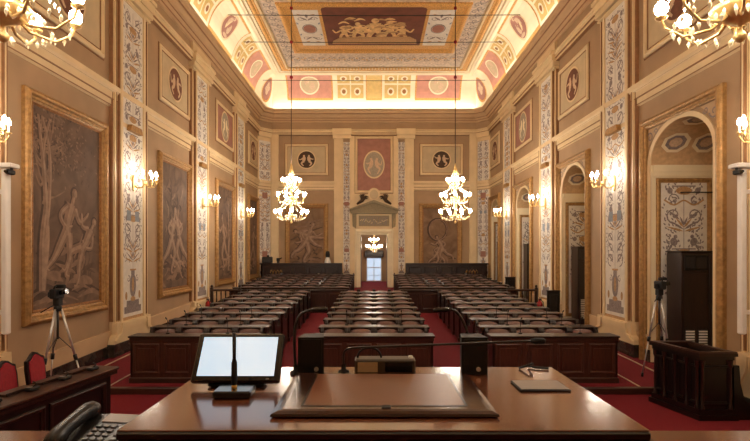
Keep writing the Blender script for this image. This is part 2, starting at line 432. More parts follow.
# string course, entablature, baseboards
PRF = [(0, 5.74), (.05, 5.76), (.05, 5.9), (.075, 5.92), (.075, 6.06), (.13, 6.12), (.14, 6.22), (0, 6.25)]
t = sweep(MB(), PATH[:3]+[(-1.66, 25.6)], PRF); sweep(t, [(1.66, 25.6)]+PATH[3:], PRF)
for z, d in ((5.905, .079), (6.075, .092), (5.765, .056)):
    for pth in (PATH[:3]+[(-1.66, 25.6)], [(1.66, 25.6)]+PATH[3:]): sweep(t, pth, [(0, z), (d, z), (d, z+.022), (0, z+.022)], 1)  # gilded lines that double as painted shadow lines on the string course
struct(t.build('trim_4', ['cream', 'fillet_shadow_line']))['label'] = 'cream string course running round the walls at mid height'
t = sweep(MB(), PATH, [(0, 8.66), (.10, 8.66), (.10, 8.75), (.14, 8.76), (.14, 8.86), (.19, 8.88), (.19, 8.93), (.05, 8.97)])
for z, d in ((8.75, .142), (8.655, .104), (8.872, .172)): sweep(t, PATH, [(0, z), (d, z), (d, z+.018), (0, z+.018)], 1)  # architrave shadow lines put in as darker strips
struct(t.build('trim_5', ['cream', 'fillet_shadow_line']))['label'] = 'cream architrave moulding under the frieze'
t = sweep(MB(), PATH, [(.05, 8.97), (.05, 9.3)])
struct(t.build('trim_6', 'wall_tan'))['label'] = 'tan frieze band under the cornice'
t = sweep(MB(), PATH, [(.05, 9.3), (.12, 9.31), (.12, 9.4), (.18, 9.43), (.2, 9.5), (.28, 9.56), (.33, 9.68), (.42, 9.71), (.42, 9.82), (.46, 9.86), (.46, 9.95), (.40, 9.96), (.40, 9.90), (0, 9.90)])
for z, d in ((9.4, .15), (9.5, .225), (9.69, .40)): sweep(t, PATH, [(0, z), (d, z), (d, z+.02), (0, z+.02)], 1)  # shadow lines of the cornice steps, coloured in as strips
cornice = struct(t.build('trim_7', ['wall_tan_light', 'fillet_shadow_line'])); cornice['label'] = 'projecting cornice hiding the cove lights'
# ressauts of the architrave over every pilaster
for P, wall in ((PL, wall_left), (PR, wall_right)):
    for yc in PIL[1:]:
        c = MB(); Pm = lambda a, z, n: P(yc+a, z, n)
        c.prism([(-.9, 8.67), (.9, 8.67), (.9, 8.93), (-.9, 8.93)], Pm, 0, .24); c.prism([(-.94, 8.88), (.94, 8.88), (.94, 8.97), (-.94, 8.97)], Pm, 0, .29)
        c.prism([(-.86, 8.97), (.86, 8.97), (.86, 9.32), (-.86, 9.32)], Pm, 0, .13)
        c.build('entablature_block', 'cream', wall)
def skirting(P, y0, y1, name, k=[0]):
    c = MB(); zs = [y for y in (y0, 8.69, 8.71, 17.19, 17.21, y1) if y0 <= y <= y1]; zs = sorted(set(zs))
    for a, b in zip(zs, zs[1:]):
        for (d, h0, h1, mi) in ((.06, 0, .26, 0), (.035, .26, .56, 1), (.05, .52, .58, 1)):
            vs = [P(y, fz(y)+h, n) for y in (a, b) for h in (h0, h1) for n in (0, d)]
            c.add(vs, [(0, 1, 3, 2), (4, 6, 7, 5), (1, 5, 7, 3), (2, 3, 7, 6), (0, 4, 5, 1), (0, 2, 6, 4)], mi)
    return struct(c.build(name, ['marble_dark', 'wall_tan_light']))
o = skirting(PL, -3, 25.0, 'baseboard_left'); o['label'] = 'dark marble skirting with cream plinth below the murals'
edges = [-3] + [e for (yc, _), hw in zip(BAYS[1:], AHW[1:]) for e in (yc-hw, yc+hw)] + [25.0]
base_r = None
for a, b in zip(edges[::2], edges[1::2]):
    o = skirting(PR, a, b, 'baseboard_right')
    if base_r is None: base_r = o; o['label'] = 'dark marble skirting with cream plinth below the alcoves'
    else: del o['kind']; o.parent = base_r; o.name = 'skirting_piece'

# ---- upper panels with roundels
def upper_panel(wall, P, yc, hw, z0, z1, ground, disc, fig, rr, seed, oval=1.0):
    f = MB(); Pm = lambda a, c, n: P(yc+a, c, n)
    f.prism([(-hw, z0), (hw, z0), (hw, z1), (-hw, z1)], Pm, 0, .02)
    g = MB().frame(Pm, -hw, hw, z0, z1, .13, .07)
    g.frame(Pm, -hw-.035, hw+.035, z0-.035, z1+.035, .035, .025, 1); g.frame(Pm, -hw+.125, hw-.125, z0+.125, z1-.125, .025, .045, 1)  # darker edge strips painting shadow lines round the panel frame
    o = f.build('upper_panel', ground, wall); g.build('panel_frame', ['cream', 'fillet_shadow_line'], o)
    zc = (z0+z1)/2; q = Paint(Pm, .03, .006)
    q.ell(0, zc, rr*1.12, rr*oval*1.12, 0, n=32); q.ell(0, zc, rr, rr*oval, 1, n=32)
    rnd = random.Random(seed)
    for s in (-1, 1):                                                # a generic pair of seated little figures
        x = s*rr*.3
        q.ell(x, zc+rr*oval*.42, rr*.13, rr*.15, 2, n=10); q.ell(x, zc+rr*.05, rr*.2, rr*.36*oval, 2, s*.2)
        q.cur([(x, zc-.2*rr), (x+s*.3*rr, zc-.45*rr), (x+s*.05*rr, zc-.75*rr*oval)], [rr*.26, rr*.2, rr*.1], 2)
        q.cur([(x+s*.1*rr, zc+.2*rr), (x+s*.4*rr, zc+rnd.uniform(-.1, .3)*rr), (x+s*.55*rr, zc+rnd.uniform(0, .5)*rr)], [rr*.16, rr*.12, rr*.08], 2)
    q.build('roundel', ['cream', disc, fig], o, 'round medallion with a pale figure group')
    return o
for wall, P in ((wall_left, PL), (wall_right, PR)):
    for i, (yc, hw) in enumerate(BAYS[1:]):
        red = i == 2
        upper_panel(wall, P, yc, hw*.93, 6.72, 8.28, 'panel_red' if red else 'panel_cream', 'relief_grey' if red else 'brown_disc',
                    'cream_pale' if red else 'relief_light', .46, i, 1.2 if red else 1.0)

# ---- generic sepia murals
MM = ['mural_ground', 'mural_shade', 'mural_dark', 'mural_mid', 'mural_light']
def figure(q, x, y, h, rnd, rot=0, flip=1):
    u = h/7.5; cr, sr = math.cos(rot), math.sin(rot)
    def tr(a, b): a *= flip; b -= 3.5; return (x+(a*cr-b*sr)*u, y+(a*sr+b*cr+3.5)*u)
    def lim(pts, ws):
        P = [tr(a, b) for a, b in pts]
        q.cur([(a-.1*u, b-.05*u) for a, b in P], [k*u*1.3 for k in ws], 2); q.cur(P, [k*u for k in ws], 3); q.cur([(a+.08*u, b+.06*u) for a, b in P], [k*u*.4 for k in ws], 4)
    k = rnd.uniform(-.3, .3)
    lim([(.2, 3.6), (.9+k, 2.2), (.75, 1.2), (.55, .1), (1.0, -.05)], [1.05, .85, .6, .35, .3]); lim([(-.2, 3.6), (-.8, 2.1), (-1.5-k, 1.1), (-1.9, .15), (-1.6, -.05)], [1.05, .85, .6, .35, .3])
    lim([(0, 3.3), (-.15, 4.2), (-.05, 5.2), (.1, 6.1)], [1.3, 1.05, 1.3, 1.55]); lim([(.1, 6.0), (.2, 6.8)], [.55, .45])
    lim([(.6, 5.9), (1.5, 5.2+k), (2.3, 5.9+k), (2.5, 6.1)], [.6, .5, .38, .3]); lim([(-.5, 5.8), (-1.2, 4.8), (-.4, 4.1), (.5, 4.3)], [.6, .5, .38, .25])
    (hx, hy) = tr(.25, 7.15)
    q.ell(hx-.08*u, hy+.06*u, .55*u, .6*u, 2); q.ell(hx, hy, .4*u, .48*u, 3); q.ell(hx+.1*u, hy+.02*u, .2*u, .3*u, 4)
def mural(name, P, yc, hw, z0, z1, label, seed, variant, frame_mat='gold', mm=MM):
    t = thing(name, label, 'mural', P(yc, z0, 0)); rnd = random.Random(seed)
    Pm = lambda a, c, n: P(yc+a, c, n)
    fr = MB().frame(Pm, -hw, hw, z0, z1, .2, .12); fr.build('gilded_frame', frame_mat, t)
    st = MB().frame(Pm, -hw+.2, hw-.2, z0+.2, z1-.2, .05, .05); st.build('inner_frame', 'gold_dark', t)
    q = Paint(Pm, .012, .0012); a, b, c, d = -hw+.2, hw-.2, z0+.2, z1-.2; W, H = b-a, d-c
    q.rect(a, b, c, d, 0)
    U = lambda u, v: (a+u*W, c+v*H)
    # ground and rocks
    for j in range(16):
        x, y = U(rnd.uniform(.06, .88), rnd.uniform(.02, .22)); r = rnd.uniform(.15, .5)
        q.cur([(max(a, x-r), y), (x, y+r*.22), (min(b, x+r), y-.03)], [.02, rnd.uniform(.05, .14), .02], rnd.choice((1, 2, 3)))
    def tree(u, sp, hgt=.95):
        base = U(u, .1)
        for k in range(3):
            x1 = u+rnd.uniform(-.1, .22)*(k-.3); pts = [base, U(u+.03*k, .35), U((u+x1)/2+.04, .55), U(x1, .78), U(x1+rnd.uniform(-.1, .1), hgt)]
            q.cur([(p[0]-.03, p[1]) for p in pts], [.26-.04*k, .2, .15, .1, .04], 2); q.cur(pts, [.18, .14, .1, .07, .03], 3); q.cur([(p[0]+.03, p[1]) for p in pts], [.07, .06, .04, .03, .01], 4)
            for j in range(9):
                v = rnd.uniform(.5, .9); s0 = U(x1, v); e = U(min(.97, max(.03, x1+rnd.uniform(-.3, .3))), min(.97, v+rnd.uniform(.05, .16)))
                q.cur([s0, ((s0[0]+e[0])/2, (s0[1]+e[1])/2-.05), e], [.06, .035, .012], rnd.choice((1, 3, 3)))
        for j in range(420):
            x, y = U(min(.95, max(.05, rnd.gauss(u+.2, sp))), min(.975, rnd.gauss(.84, .08)))
            q.leaf(x, y, .08, rnd.uniform(0, 6.3), .035, rnd.choice((1, 2, 3, 3)))
    def rocks(v):
        for j in range(7):
            x, y = U(rnd.uniform(.15, .8), v+rnd.uniform(-.05, .05))
            q.ell(x, y, .22, .09, rnd.choice((1, 2, 3)), rnd.uniform(-.5, .5))
    def swirl(n, v0_, v1_):
        for j in range(n):
            x, y = U(rnd.uniform(.12, .8), rnd.uniform(v0_, v1_)); dx, dy = rnd.uniform(-.35, .35), rnd.uniform(.1, .5)
            cl = lambda x: min(b-.05, max(a+.05, x))
            q.cur([(x, y), (cl(x+dx*.3+.08), y+dy*.5), (cl(x+dx), min(d-.05, y+dy))], [.03, rnd.uniform(.05, .12), .02], rnd.choice((1, 2, 3, 1)))
    fy = c+.16*H
    if variant == 0:
        tree(.14, .22); swirl(16, .08, .3); rocks(.17)
        swirl(14, .05, .22); figure(q, *U(.68, .12), H*.4, rnd, -.75, -1); figure(q, *U(.47, .17), H*.46, rnd, -.22, 1)
    elif variant == 1:
        swirl(26, .1, .75); rocks(.14); figure(q, *U(.66, .16), H*.5, rnd, .25, -1); figure(q, *U(.38, .14), H*.52, rnd, -.2, 1); swirl(16, .55, .85); figure(q, *U(.6, .06), H*.3, rnd, 1.2, 1)
    elif variant == 2:
        tree(.72, .14, .9); swirl(12, .1, .5); figure(q, *U(.45, .12), H*.58, rnd, .15, -1); figure(q, *U(.6, .06), H*.32, rnd, -1.2, 1); rocks(.12)
    elif variant == 3:
        swirl(18, .1, .8); figure(q, *U(.5, .12), H*.55, rnd, -.15, 1); rocks(.12)
    elif variant == 4:
        swirl(10, .15, .4); figure(q, *U(.6, .3), H*.5, rnd, 1.1, -1); figure(q, *U(.48, .18), H*.6, rnd, -.3, 1); rocks(.1)
        for j in range(4): q.cur([U(.05, .5+.1*j), U(.5, .62+.05*j), U(.95, .7+.04*j)], [.06, .12, .04], rnd.choice((1, 3)))
    else:
        q.ring(*U(.42, .66), .55, .62, .12, 2); q.ring(*U(.44, .66), .5, .57, .06, 3); figure(q, *U(.56, .16), H*.42, rnd, .35, -1); figure(q, *U(.4, .12), H*.34, rnd, -.3, 1); swirl(10, .08, .25); rocks(.1)
    q.build('painted_scene', mm, t)
    return t
LB = ['sepia mural of bare tree and two figures, behind the camera tripod',
      'sepia mural of two standing figures on the left wall beyond the tree mural',
      'sepia mural of one tall figure under a tree, beside the wooden balustrade',
      'narrow sepia mural next to the rear corner, beside the end tribune']
for i, (yc, hw) in enumerate(BAYS[1:]): mural('framed_mural', PL, yc, hw, 1.16, 5.28, LB[i], 50+i, i)
MB_ = ['mural_ground_b'] + MM[1:]
mural('framed_mural', PB, -3.55, 1.14, 1.2, 5.06, 'brown mural of two wrestling figures on end wall above the desk lamp', 61, 4, 'gold', MB_)
mural('framed_mural', PB, 3.5, 1.14, 1.2, 5.06, 'brown mural with a great ring round two figures on end wall', 62, 5, 'gold', MB_)

# ---- end wall: strips, panels, door case
def bstrip(u0, u1, z0, z1, d, name, mt): 
    return MB().prism([(u0, z0), (u1, z0), (u1, z1), (u0, z1)], PB, 0, d).build(name, mt, wall_back)
for s in (-1, 1):
    c = MB()
    for a, b, d in ((1.64, 2.1, .12), (1.7, 1.95, .17), (1.02, 1.24, .12), (1.2, 1.27, .15), (1.62, 1.69, .15)):
        u0, u1 = sorted((s*a, s*b)); c.prism([(u0, fz(25.6)), (u1, fz(25.6)), (u1, 8.6), (u0, 8.6)], PB, 0, d)
    u0, u1 = sorted((s*1.2, s*2.16)); c.prism([(u0, 8.46), (u1, 8.46), (u1, 8.67), (u0, 8.67)], PB, 0, .2)
    c.prism([(u0-.02, 8.67), (u1+.02, 8.67), (u1+.02, 8.97), (u0-.02, 8.97)], PB, 0, .25)
    u0, u1 = sorted((s*5.02, s*5.4)); c.prism([(u0, fz(25.6)), (u1, fz(25.6)), (u1, 8.66), (u0, 8.66)], PB, 0, .14)
    o = c.build('pilaster', 'cream', wall_back)
    q = Paint(PB, .03, .002); u0, u1 = sorted((s*1.27, s*1.62))
    grotesque(q, u0, u1, 1.3, 5.0, random.Random(70+s), .45, 2, .5); grotesque(q, u0, u1, 5.1, 8.3, random.Random(75+s), .45, 2, 0)
    for z in (2.6, 5.05): q.rect(u0+.05, u1-.05, z-.1, z+.1, 4)
    q.build('painted_panel', GM, o, 'narrow white panel with grey candelabra ornament')
    upper_panel(wall_back, PB, s*3.56, 1.13, 6.55, 8.2, 'panel_cream', 'bronze', 'relief_light', .44, 5+s)
upper_panel(wall_back, lambda u, v, n: PB(u, v, n+.03), 0, 1.0, 5.62, 8.6, 'panel_red', 'relief_grey', 'relief_light', .5, 9, 1.32)
bstrip(-1.03, 1.03, 3.6, 8.65, .02, 'centre_backing', 'cream')
# door_1: cased opening with overdoor
d1 = struct(MB().frame(PB, -1.02, 1.02, DF-.4, 3.72, .32, .14).build('door_1', 'cream_pale'))
d1['label'] = 'cream cased doorway in the end wall under a pediment'
MB().box(-DX, -DX+.03, 25.58, 25.95, DF, DT).box(DX-.03, DX, 25.58, 25.95, DF, DT).box(-DX, DX, 25.58, 25.95, DT-.03, DT).build('door_lining', 'wood', d1)
MB().prism([(-.92, 3.8), (.92, 3.8), (.92, 4.5), (-.92, 4.5)], PB, 0, .1).build('inscription_slab', 'cream', d1)
q = Paint(PB, .104, .002); q.rect(-.8, .8, 3.86, 4.42, 0)
rr = random.Random(5)
for k in range(13):
    x = -.68+k*.113; q.cur([(x-.04, 3.92), (x+rr.uniform(-.04, .04), 4.15), (x+.03, 4.36)], [.05, .04, .05], 1)
    q.cur([(x-.05, 4.1+rr.uniform(-.1, .1)), (x+.05, 4.15+rr.uniform(-.12, .12))], .03, 2)
q.build('relief', ['stone_grey', 'grot_dark', 'cream'], d1, 'grey stone relief band')
pd = MB(); pd.prism([(-1.22, 4.52), (1.22, 4.52), (1.26, 4.62), (-1.26, 4.62)], PB, 0, .3)
pd.prism([(-1.26, 4.62), (1.26, 4.62), (1.26, 4.7), (0, 5.14), (-1.26, 4.7)], PB, 0, .16)
for s in (-1, 1): pd.prism([(s*1.28, 4.66), (s*1.28, 4.76), (0, 5.22), (0, 5.1)], PB, 0, .32)
for s in (-1, 1): pd.prism([(s*.95, 3.75), (s*1.12, 3.85), (s*1.14, 4.52), (s*.95, 4.52)], PB, 0, .2)
pd.build('pediment', 'stone_grey', d1)
ca = MB(); ca.add([], [])
def disc(mb, P, u, v, r, n0, n1, m=0, oval=1, n=24):
    mb.prism([(u+r*math.cos(2*PI*i/n), v+r*oval*math.sin(2*PI*i/n)) for i in range(n)], P, n0, n1, m)
disc(ca, PB, 0, 5.52, .32, 0, .14, 0, 1.1); disc(ca, PB, 0, 5.52, .22, .1, .2, 1, 1.1)
ca.build('cartouche', ['cream', 'panel_cream'], d1)
for s in (-1, 1):
    g = MB(); rr = random.Random(3)
    for k in range(9):
        a = PI/2+s*(-.5+.22*k); l = rr.uniform(.25, .42); x0, z0 = s*.62, 5.2
        g.tube([PB(x0, z0, .1), PB(x0+math.cos(a)*l*.5, z0+.1+abs(math.sin(a))*l*.6, .18), PB(x0+math.cos(a)*l, z0+abs(math.sin(a))*l, .12)], [.07, .055, .02], 6)
    g.tube([PB(s*.9, 5.02, .12), PB(s*.62, 5.2, .16), PB(s*.4, 5.45, .12)], [.05, .1, .04], 6)
    g.build('festoon', 'bronze', d1, 'dark bronze palm festoon')
# room beyond the door
rb = MB(); rb.box(-3, -2.9, 25.9, 31.2, .3, 5.2); rb.box(2.9, 3, 25.9, 31.2, .3, 5.2); rb.box(-3, 3, 25.9, 31.2, 5.2, 5.3)
rb.box(-3, -.5, 31.1, 31.2, .3, 5.2); rb.box(.5, 3, 31.1, 31.2, .3, 5.2); rb.box(-.5, .5, 31.1, 31.2, 2.2, 5.2)
rb.box(-3, -.95, 27.2, 27.35, .3, 5.2); rb.box(.95, 3, 27.2, 27.35, .3, 5.2)
beyond = struct(rb.build('wall_anteroom', 'wall_tan')); beyond['label'] = 'tan walls of the anteroom beyond the doorway'
struct(MB().box(-3, 3, 25.65, 31.2, .55, DF-.003).build('floor_anteroom', 'carpet'))
w1 = struct(MB().frame(lambda u, v, n: (u, 31.1-n, v), -.5, .5, DF, 2.2, .07, .06).box(-.03, .03, 31.05, 31.1, DF, 2.2).box(-.5, .5, 31.05, 31.1, 1.5, 1.56).box(-.5, .5, 31.05, 31.1, 1.02, 1.06).build('window_1', 'white_plastic'))
w1['label'] = 'white framed glazed door letting in daylight'
for a, b in ((-.43, -.03), (.03, .43)):
    for z0, z1 in ((DF+.07, 1.02), (1.06, 1.5), (1.56, 2.13)):
        MB().box(a, b, 31.09, 31.1, z0, z1).build('pane', 'day_pane', w1)
tag(MB().box(-.6, .6, 30.7, 31.05, 2.22, 2.62).frame(lambda u, v, n: (u, 30.7-n, v), -.6, .6, 2.22, 2.62, .06, .03).build('pelmet', 'wood_dark'), 'dark wooden pelmet over the far glazed door', 'pelmet')

# ---- alcoves in the right wall
for i, ((yc, fw), hw) in enumerate(zip(BAYS[1:], AHW[1:])):
    y0, y1 = yc-hw+.004, yc+hw-.004; XB = 7.5; f0 = -.1 if y0 < 8.7 else fz(y0)-.05
    a = MB(); f1 = fz(y1)-.05
    a.add([(6, y1, f0), (XB, y1, f0), (XB, y1, SPR), (6, y1, SPR)], [(0, 1, 2, 3)]); a.add([(6, y0, f0), (XB, y0, f0), (XB, y0, SPR), (6, y0, SPR)], [(0, 1, 2, 3)])
    ar = arch(yc, hw)
    a.add([(XB, y0, f0), (XB, y1, f0)]+[(XB, y, z) for y, z in reversed(ar)], [tuple(range(len(ar)+2))])
    for s, yy in ((1, y0), (-1, y1)):
        p0, p1 = sorted((yy, yy+s*.05)); a.box(6.02, XB, p0, p1, SPR-.14, SPR); p0, p1 = sorted((yy, yy+s*.03)); a.box(6.02, XB, p0, p1, SPR-.24, SPR-.14)
    al = a.build('alcove', 'cream_pale', wall_right)
    v = MB(); n = len(ar)
    v.add([(x, y, z) for x in (6, XB) for y, z in ar], [(k, k+1, n+k+1, n+k) for k in range(n-1)], 0, True)
    vo = v.build('vault', 'vault_ochre', al, 'ochre coffered barrel vault')
    # coffers: octagons following the vault
    for th in (38, 90, 142):
        for xc in (6.4, 7.05):
            t0 = math.radians(th); cf = MB()
            def PV(u, v_, nn, xc=xc, t0=t0):
                t = t0+v_; k = 1-nn
                return (xc+u, yc-hw*math.cos(t)*k, SPR+RISE*math.sin(t)*k)
            def octo(r): return [(r*math.cos(PI/8+PI/4*j), r*1.05*math.sin(PI/8+PI/4*j)) for j in range(8)]
            for r0, r1, nn, mi in ((.30, .22, .022, 0), (.22, .14, .012, 1), (.13, .001, .03, 2)):
                A, B = octo(r0), octo(r1)
                for j in range(8):
                    k = (j+1) % 8; cf.add([PV(*A[j], nn), PV(*A[k], nn), PV(*B[k], nn), PV(*B[j], nn)], [(0, 1, 2, 3)], mi)
            cf.build('coffer', ['cream_pale', 'grot_dark', 'relief_light'], al, 'white octagonal coffer with rosette')
    # painted panel on the jamb that faces the hall's front, in a gilt moulding
    PJ = lambda u, vv, nn: (6+u, y1-nn, vv)
    MB().frame(PJ, .1, 1.3, f0+.3, SPR-.28, .1, .05).build('jamb_moulding', 'gold', al)
    q = Paint(PJ, .006, .002); grotesque(q, .2, 1.2, f0+.4, SPR-.38, random.Random(90+i), .7, 3, .9); q.build('jamb_panel', GM, al, 'white jamb panel painted with scrolling ornament')
    MB().tube([(6.6, y1-.06, 3.72), (6.62, y1-.12, 3.72), (7.49, y1-.12, 3.72)], .014, 6).build('curtain_rod', 'black', al)
    # archivolt, spandrels and gilded square frame on the wall face
    r = MB(); A, B = arch(yc, hw), arch(yc, hw, ex=.1); A = [(y0, f0)]+A+[(y1, f0)]; B = [(y0-.1, f0)]+B+[(y1+.1, f0)]
    for (p, d0, d1) in ((1, .03, .07),):
        vs = [PR(y, z, .002) for y, z in B]+[PR(y, z, .03) for y, z in B]+[PR(y, z, .022) for y, z in A]+[PR(y, z, 0) for y, z in A]; n = len(A)
        r.add(vs, [(k+n*g, k+1+n*g, k+1+n*(g+1), k+n*(g+1)) for g in range(3) for k in range(n-1)])
    r.build('archivolt', 'cream', al)
    g = MB().frame(PR, yc-fw, yc+fw, f0-.3, 5.32, .2, .13); g.build('gilded_frame', 'gold', al)
    q = Paint(PR, .008, .003); q.rect(yc-fw+.2, y0-.0, SPR-.05, 5.14, 0) if False else None
    for s in (-1, 1):
        xo = yc+s*(fw-.22); xi = yc+s*.35
        tri = [(xo, 5.1), (yc+s*.62, 5.1), (yc+s*hw*.84, 4.96), (yc+s*(hw+.1), 4.72), (xo, 4.5)]
        q.poly(tri, 0); q.spiral(yc+s*(hw+.02), 4.92, .12, 0, 1.2, s, .035, 1); q.spiral(yc+s*(hw-.2), 5.0, .07, 0, 1.2, s, .03, 1)
    q.build('spandrels', ['wall_tan_light', 'grot_dark'], al)

# ------------------------------------------------------------------ cove and ceiling decoration
def cove_dz(v): a = v*PI/2; return (1-math.cos(a))*1.0, 9.92+1.68*math.sin(a)     # v 0..1 from wall to ceiling edge
NV = 10
LOOPS = [[(x, y, cove_dz(k/NV)[1]) for x, y in offset(PATH, cove_dz(k/NV)[0])] for k in range(NV+1)]
def cove_pt(seg, u, v, n=0):
    d, z = cove_dz(v); a = v*PI/2
    d += n*math.cos(a); z -= n*math.sin(a)
    L = offset(PATH, d); A, B = L[seg], L[seg+1]
    if seg == 0: return (A[0], u, z)
    if seg == 4: return (A[0], u, z)
    if seg == 2: return (u, A[1], z)
    return (A[0]+(B[0]-A[0])*u, A[1]+(B[1]-A[1])*u, z)
cv = MB(); n = len(PATH); vs = [p for l in LOOPS for p in l]
cv.add(vs, [(i*n+k, i*n+k+1, (i+1)*n+k+1, (i+1)*n+k) for i in range(NV) for k in range(n-1)], 0)
cove = cv.build('cove', 'cream_pale', ceiling, 'curved cream cove lit from the cornice')
def cove_patch(mb, seg, u0, u1, v0, v1, nn, m=0, nu=1, nv=6):
    vs = [cove_pt(seg, u0+(u1-u0)*i/nu, v0+(v1-v0)*j/nv, nn) for j in range(nv+1) for i in range(nu+1)]
    mb.add(vs, [(j*(nu+1)+i, j*(nu+1)+i+1, (j+1)*(nu+1)+i+1, (j+1)*(nu+1)+i) for j in range(nv) for i in range(nu)], m)
def cove_oval(mb, seg, uc, vc, ru, rv, nn, m, k=20, inner=None):
    # centre fan (vertices follow the curve)
    rim = [cove_pt(seg, uc+ru*math.cos(2*PI*i/k), vc+rv*math.sin(2*PI*i/k), nn) for i in range(k)]
    mid = [cove_pt(seg, uc+.5*ru*math.cos(2*PI*i/k), vc+.5*rv*math.sin(2*PI*i/k), nn) for i in range(k)]
    mb.add(rim+mid, [(i, (i+1) % k, k+(i+1) % k, k+i) for i in range(k)]+[tuple(range(k, 2*k))], m)
def cove_panel(seg, u0, u1, kind):
    V0, V1 = .22, .93; p = MB(); e = .07
    if kind in ('pink', 'cream'):
        cove_patch(p, seg, u0, u1, V0, V1, .008, 0); cove_patch(p, seg, u0+e, u1-e, V0+.05, V1-.05, .016, 1)
        uc = (u0+u1)/2; vc = (V0+V1)/2; r = .52 if kind == 'pink' else .62; rv = .24 if kind == 'pink' else .27
        if seg != 2: r *= .95
        cove_oval(p, seg, uc, vc, r, rv, .024, 2); cove_oval(p, seg, uc, vc, r*.86, rv*.86, .03, 3)
        for dx, dv, a, b in ((-.12, .05, .2, .13), (.12, -.03, .22, .12), (0, .13, .12, .05), (.05, -.13, .3, .04)):
            cove_oval(p, seg, uc+dx*r*2, vc+dv*rv*5, r*a*1.3, rv*b*3, .036, 4, 10)
        ms = ['ceil_gold', 'panel_pink', 'cream_pale', 'panel_cream', 'relief_light'] if kind == 'pink' else ['ceil_gold', 'cream_pale', 'cream', 'panel_red', 'relief_light']
        p.build('cove_panel', ms, ceiling, 'pink cove panel with cream medallion' if kind == 'pink' else 'cream cove panel with russet medallion')
    elif kind == 'coffer':
        cove_patch(p, seg, u0, u1, V0, V1, .012, 0); fo = p.build('cove_panel', 'cream_pale', ceiling, 'cream cove panel framing four gilt coffers')
        um = (u0+u1)/2; vm = (V0+V1)/2
        for a, b in ((u0+.05, um-.03), (um+.03, u1-.05)):
            for c, d in ((V0+.04, vm-.02), (vm+.02, V1-.04)):
                p = MB(); cove_patch(p, seg, a, b, c, d, .02, 1, nv=3); uc, vc = (a+b)/2, (c+d)/2
                cove_oval(p, seg, uc, vc, (b-a)*.28, (d-c)*.3, .03, 2, 12); cove_oval(p, seg, uc, vc, (b-a)*.16, (d-c)*.17, .04, 3, 10)
                p.build('coffer', ['cream_pale', 'coffer_ground', 'cream_pale', 'gold_dark'], fo, 'gilt cove coffer with rosette')
    else:
        cove_patch(p, seg, u0, u1, V0, V1, .012, 0); cove_patch(p, seg, u0+.06, u1-.06, V0+.04, V1-.04, .02, 1)
        p.build('cove_panel', ['ceil_gold', 'coffer_ground'], ceiling, 'plain golden cove panel')
for a, b, k in ((-4.55, -2.15, 'pink'), (-1.95, -.5, 'coffer'), (-.42, .42, 'plain'), (.5, 1.95, 'coffer'), (2.15, 4.55, 'pink')): cove_panel(2, a, b, k)
for seg in (0, 4):
    y = 24.1; seq = [('pink', 2.3), ('coffer', 1.35), ('cream', 2.9), ('coffer', 1.35)]; k = 0
    while y > 6:
        kd, L = seq[k % 4]; cove_panel(seg, y-L, y, kd); y -= L+.14; k += 1
for seg in (1, 3):
    p = MB(); k = 20
    def ov(r, rv, nn, m, R_=5):
        vs = [cove_pt(seg, .5+r*f/R_*math.cos(2*PI*i/k), .45+rv*f/R_*math.sin(2*PI*i/k), nn) for f in range(1, R_+1) for i in range(k)]
        p.add(vs, [(f*k+i, f*k+(i+1) % k, (f+1)*k+(i+1) % k, (f+1)*k+i) for f in range(R_-1) for i in range(k)]+[tuple(range(k))], m)
    ov(.42, .3, .02, 0); ov(.36, .26, .028, 1); ov(.14, .15, .036, 2); ov(.22, .07, .04, 2)
    p.build('corner_medallion', ['ceil_gold', 'panel_red', 'relief_light'], ceiling)
# flat ceiling: ledge mouldings, friezes and painted compartments
ZC = 11.6
def PC(u, v, n): return (u, v, ZC-n)
m = MB().frame(PC, -5.05, 5.05, -2.05, 24.65, .42, .16, prof=[(0, 0), (0, .5), (.2, .9), (.4, 1), (.55, .8), (.7, .8), (.75, .4), (1, .4), (1, 0)]); m.build('ledge_moulding', 'cream_pale', ceiling)
m = MB().frame(PC, -4.6, 4.6, -1.6, 24.2, .28, .1); m.build('gilded_moulding', 'ceil_gold', ceiling)
dn = MB(); 
for k in range(56): 
    x = -4.2+8.4*k/55; dn.box(x-.045, x+.045, 23.86, 23.95, ZC-.1, ZC)
for k in range(150):
    y = 2+21.8*k/149
    for s in (-1, 1): dn.box(s*4.28-.045, s*4.28+.045, y-.045, y+.045, ZC-.1, ZC)
o = dn.build('dentils', 'cream', ceiling); o['kind'] = 'stuff'
fr = Paint(PC, .01, .004); fr.rect(-4.2, 4.2, -1.2, 23.8, 0); rnd = random.Random(8)
for k in range(34):
    x = -3.9+7.8*k/33; fr.spiral(x, 22.85+(.1 if k % 2 else -.1), .16, 0, 1.2, 1 if k % 2 else -1, .05, 1, 10); fr.leaf(x, 22.85, .2, rnd.uniform(0, 6), .08, 2)
for k in range(80):
    y = 3+19.6*k/79
    for s in (-1, 1): fr.spiral(s*3.9+(.08 if k % 2 else -.08), y, .16, 0, 1.2, s if k % 2 else -s, .05, 1, 10)
fr.build('frieze', ['ceil_frieze', 'grot_dark', 'ceil_gold'], ceiling, 'beige ceiling frieze of scrolls')
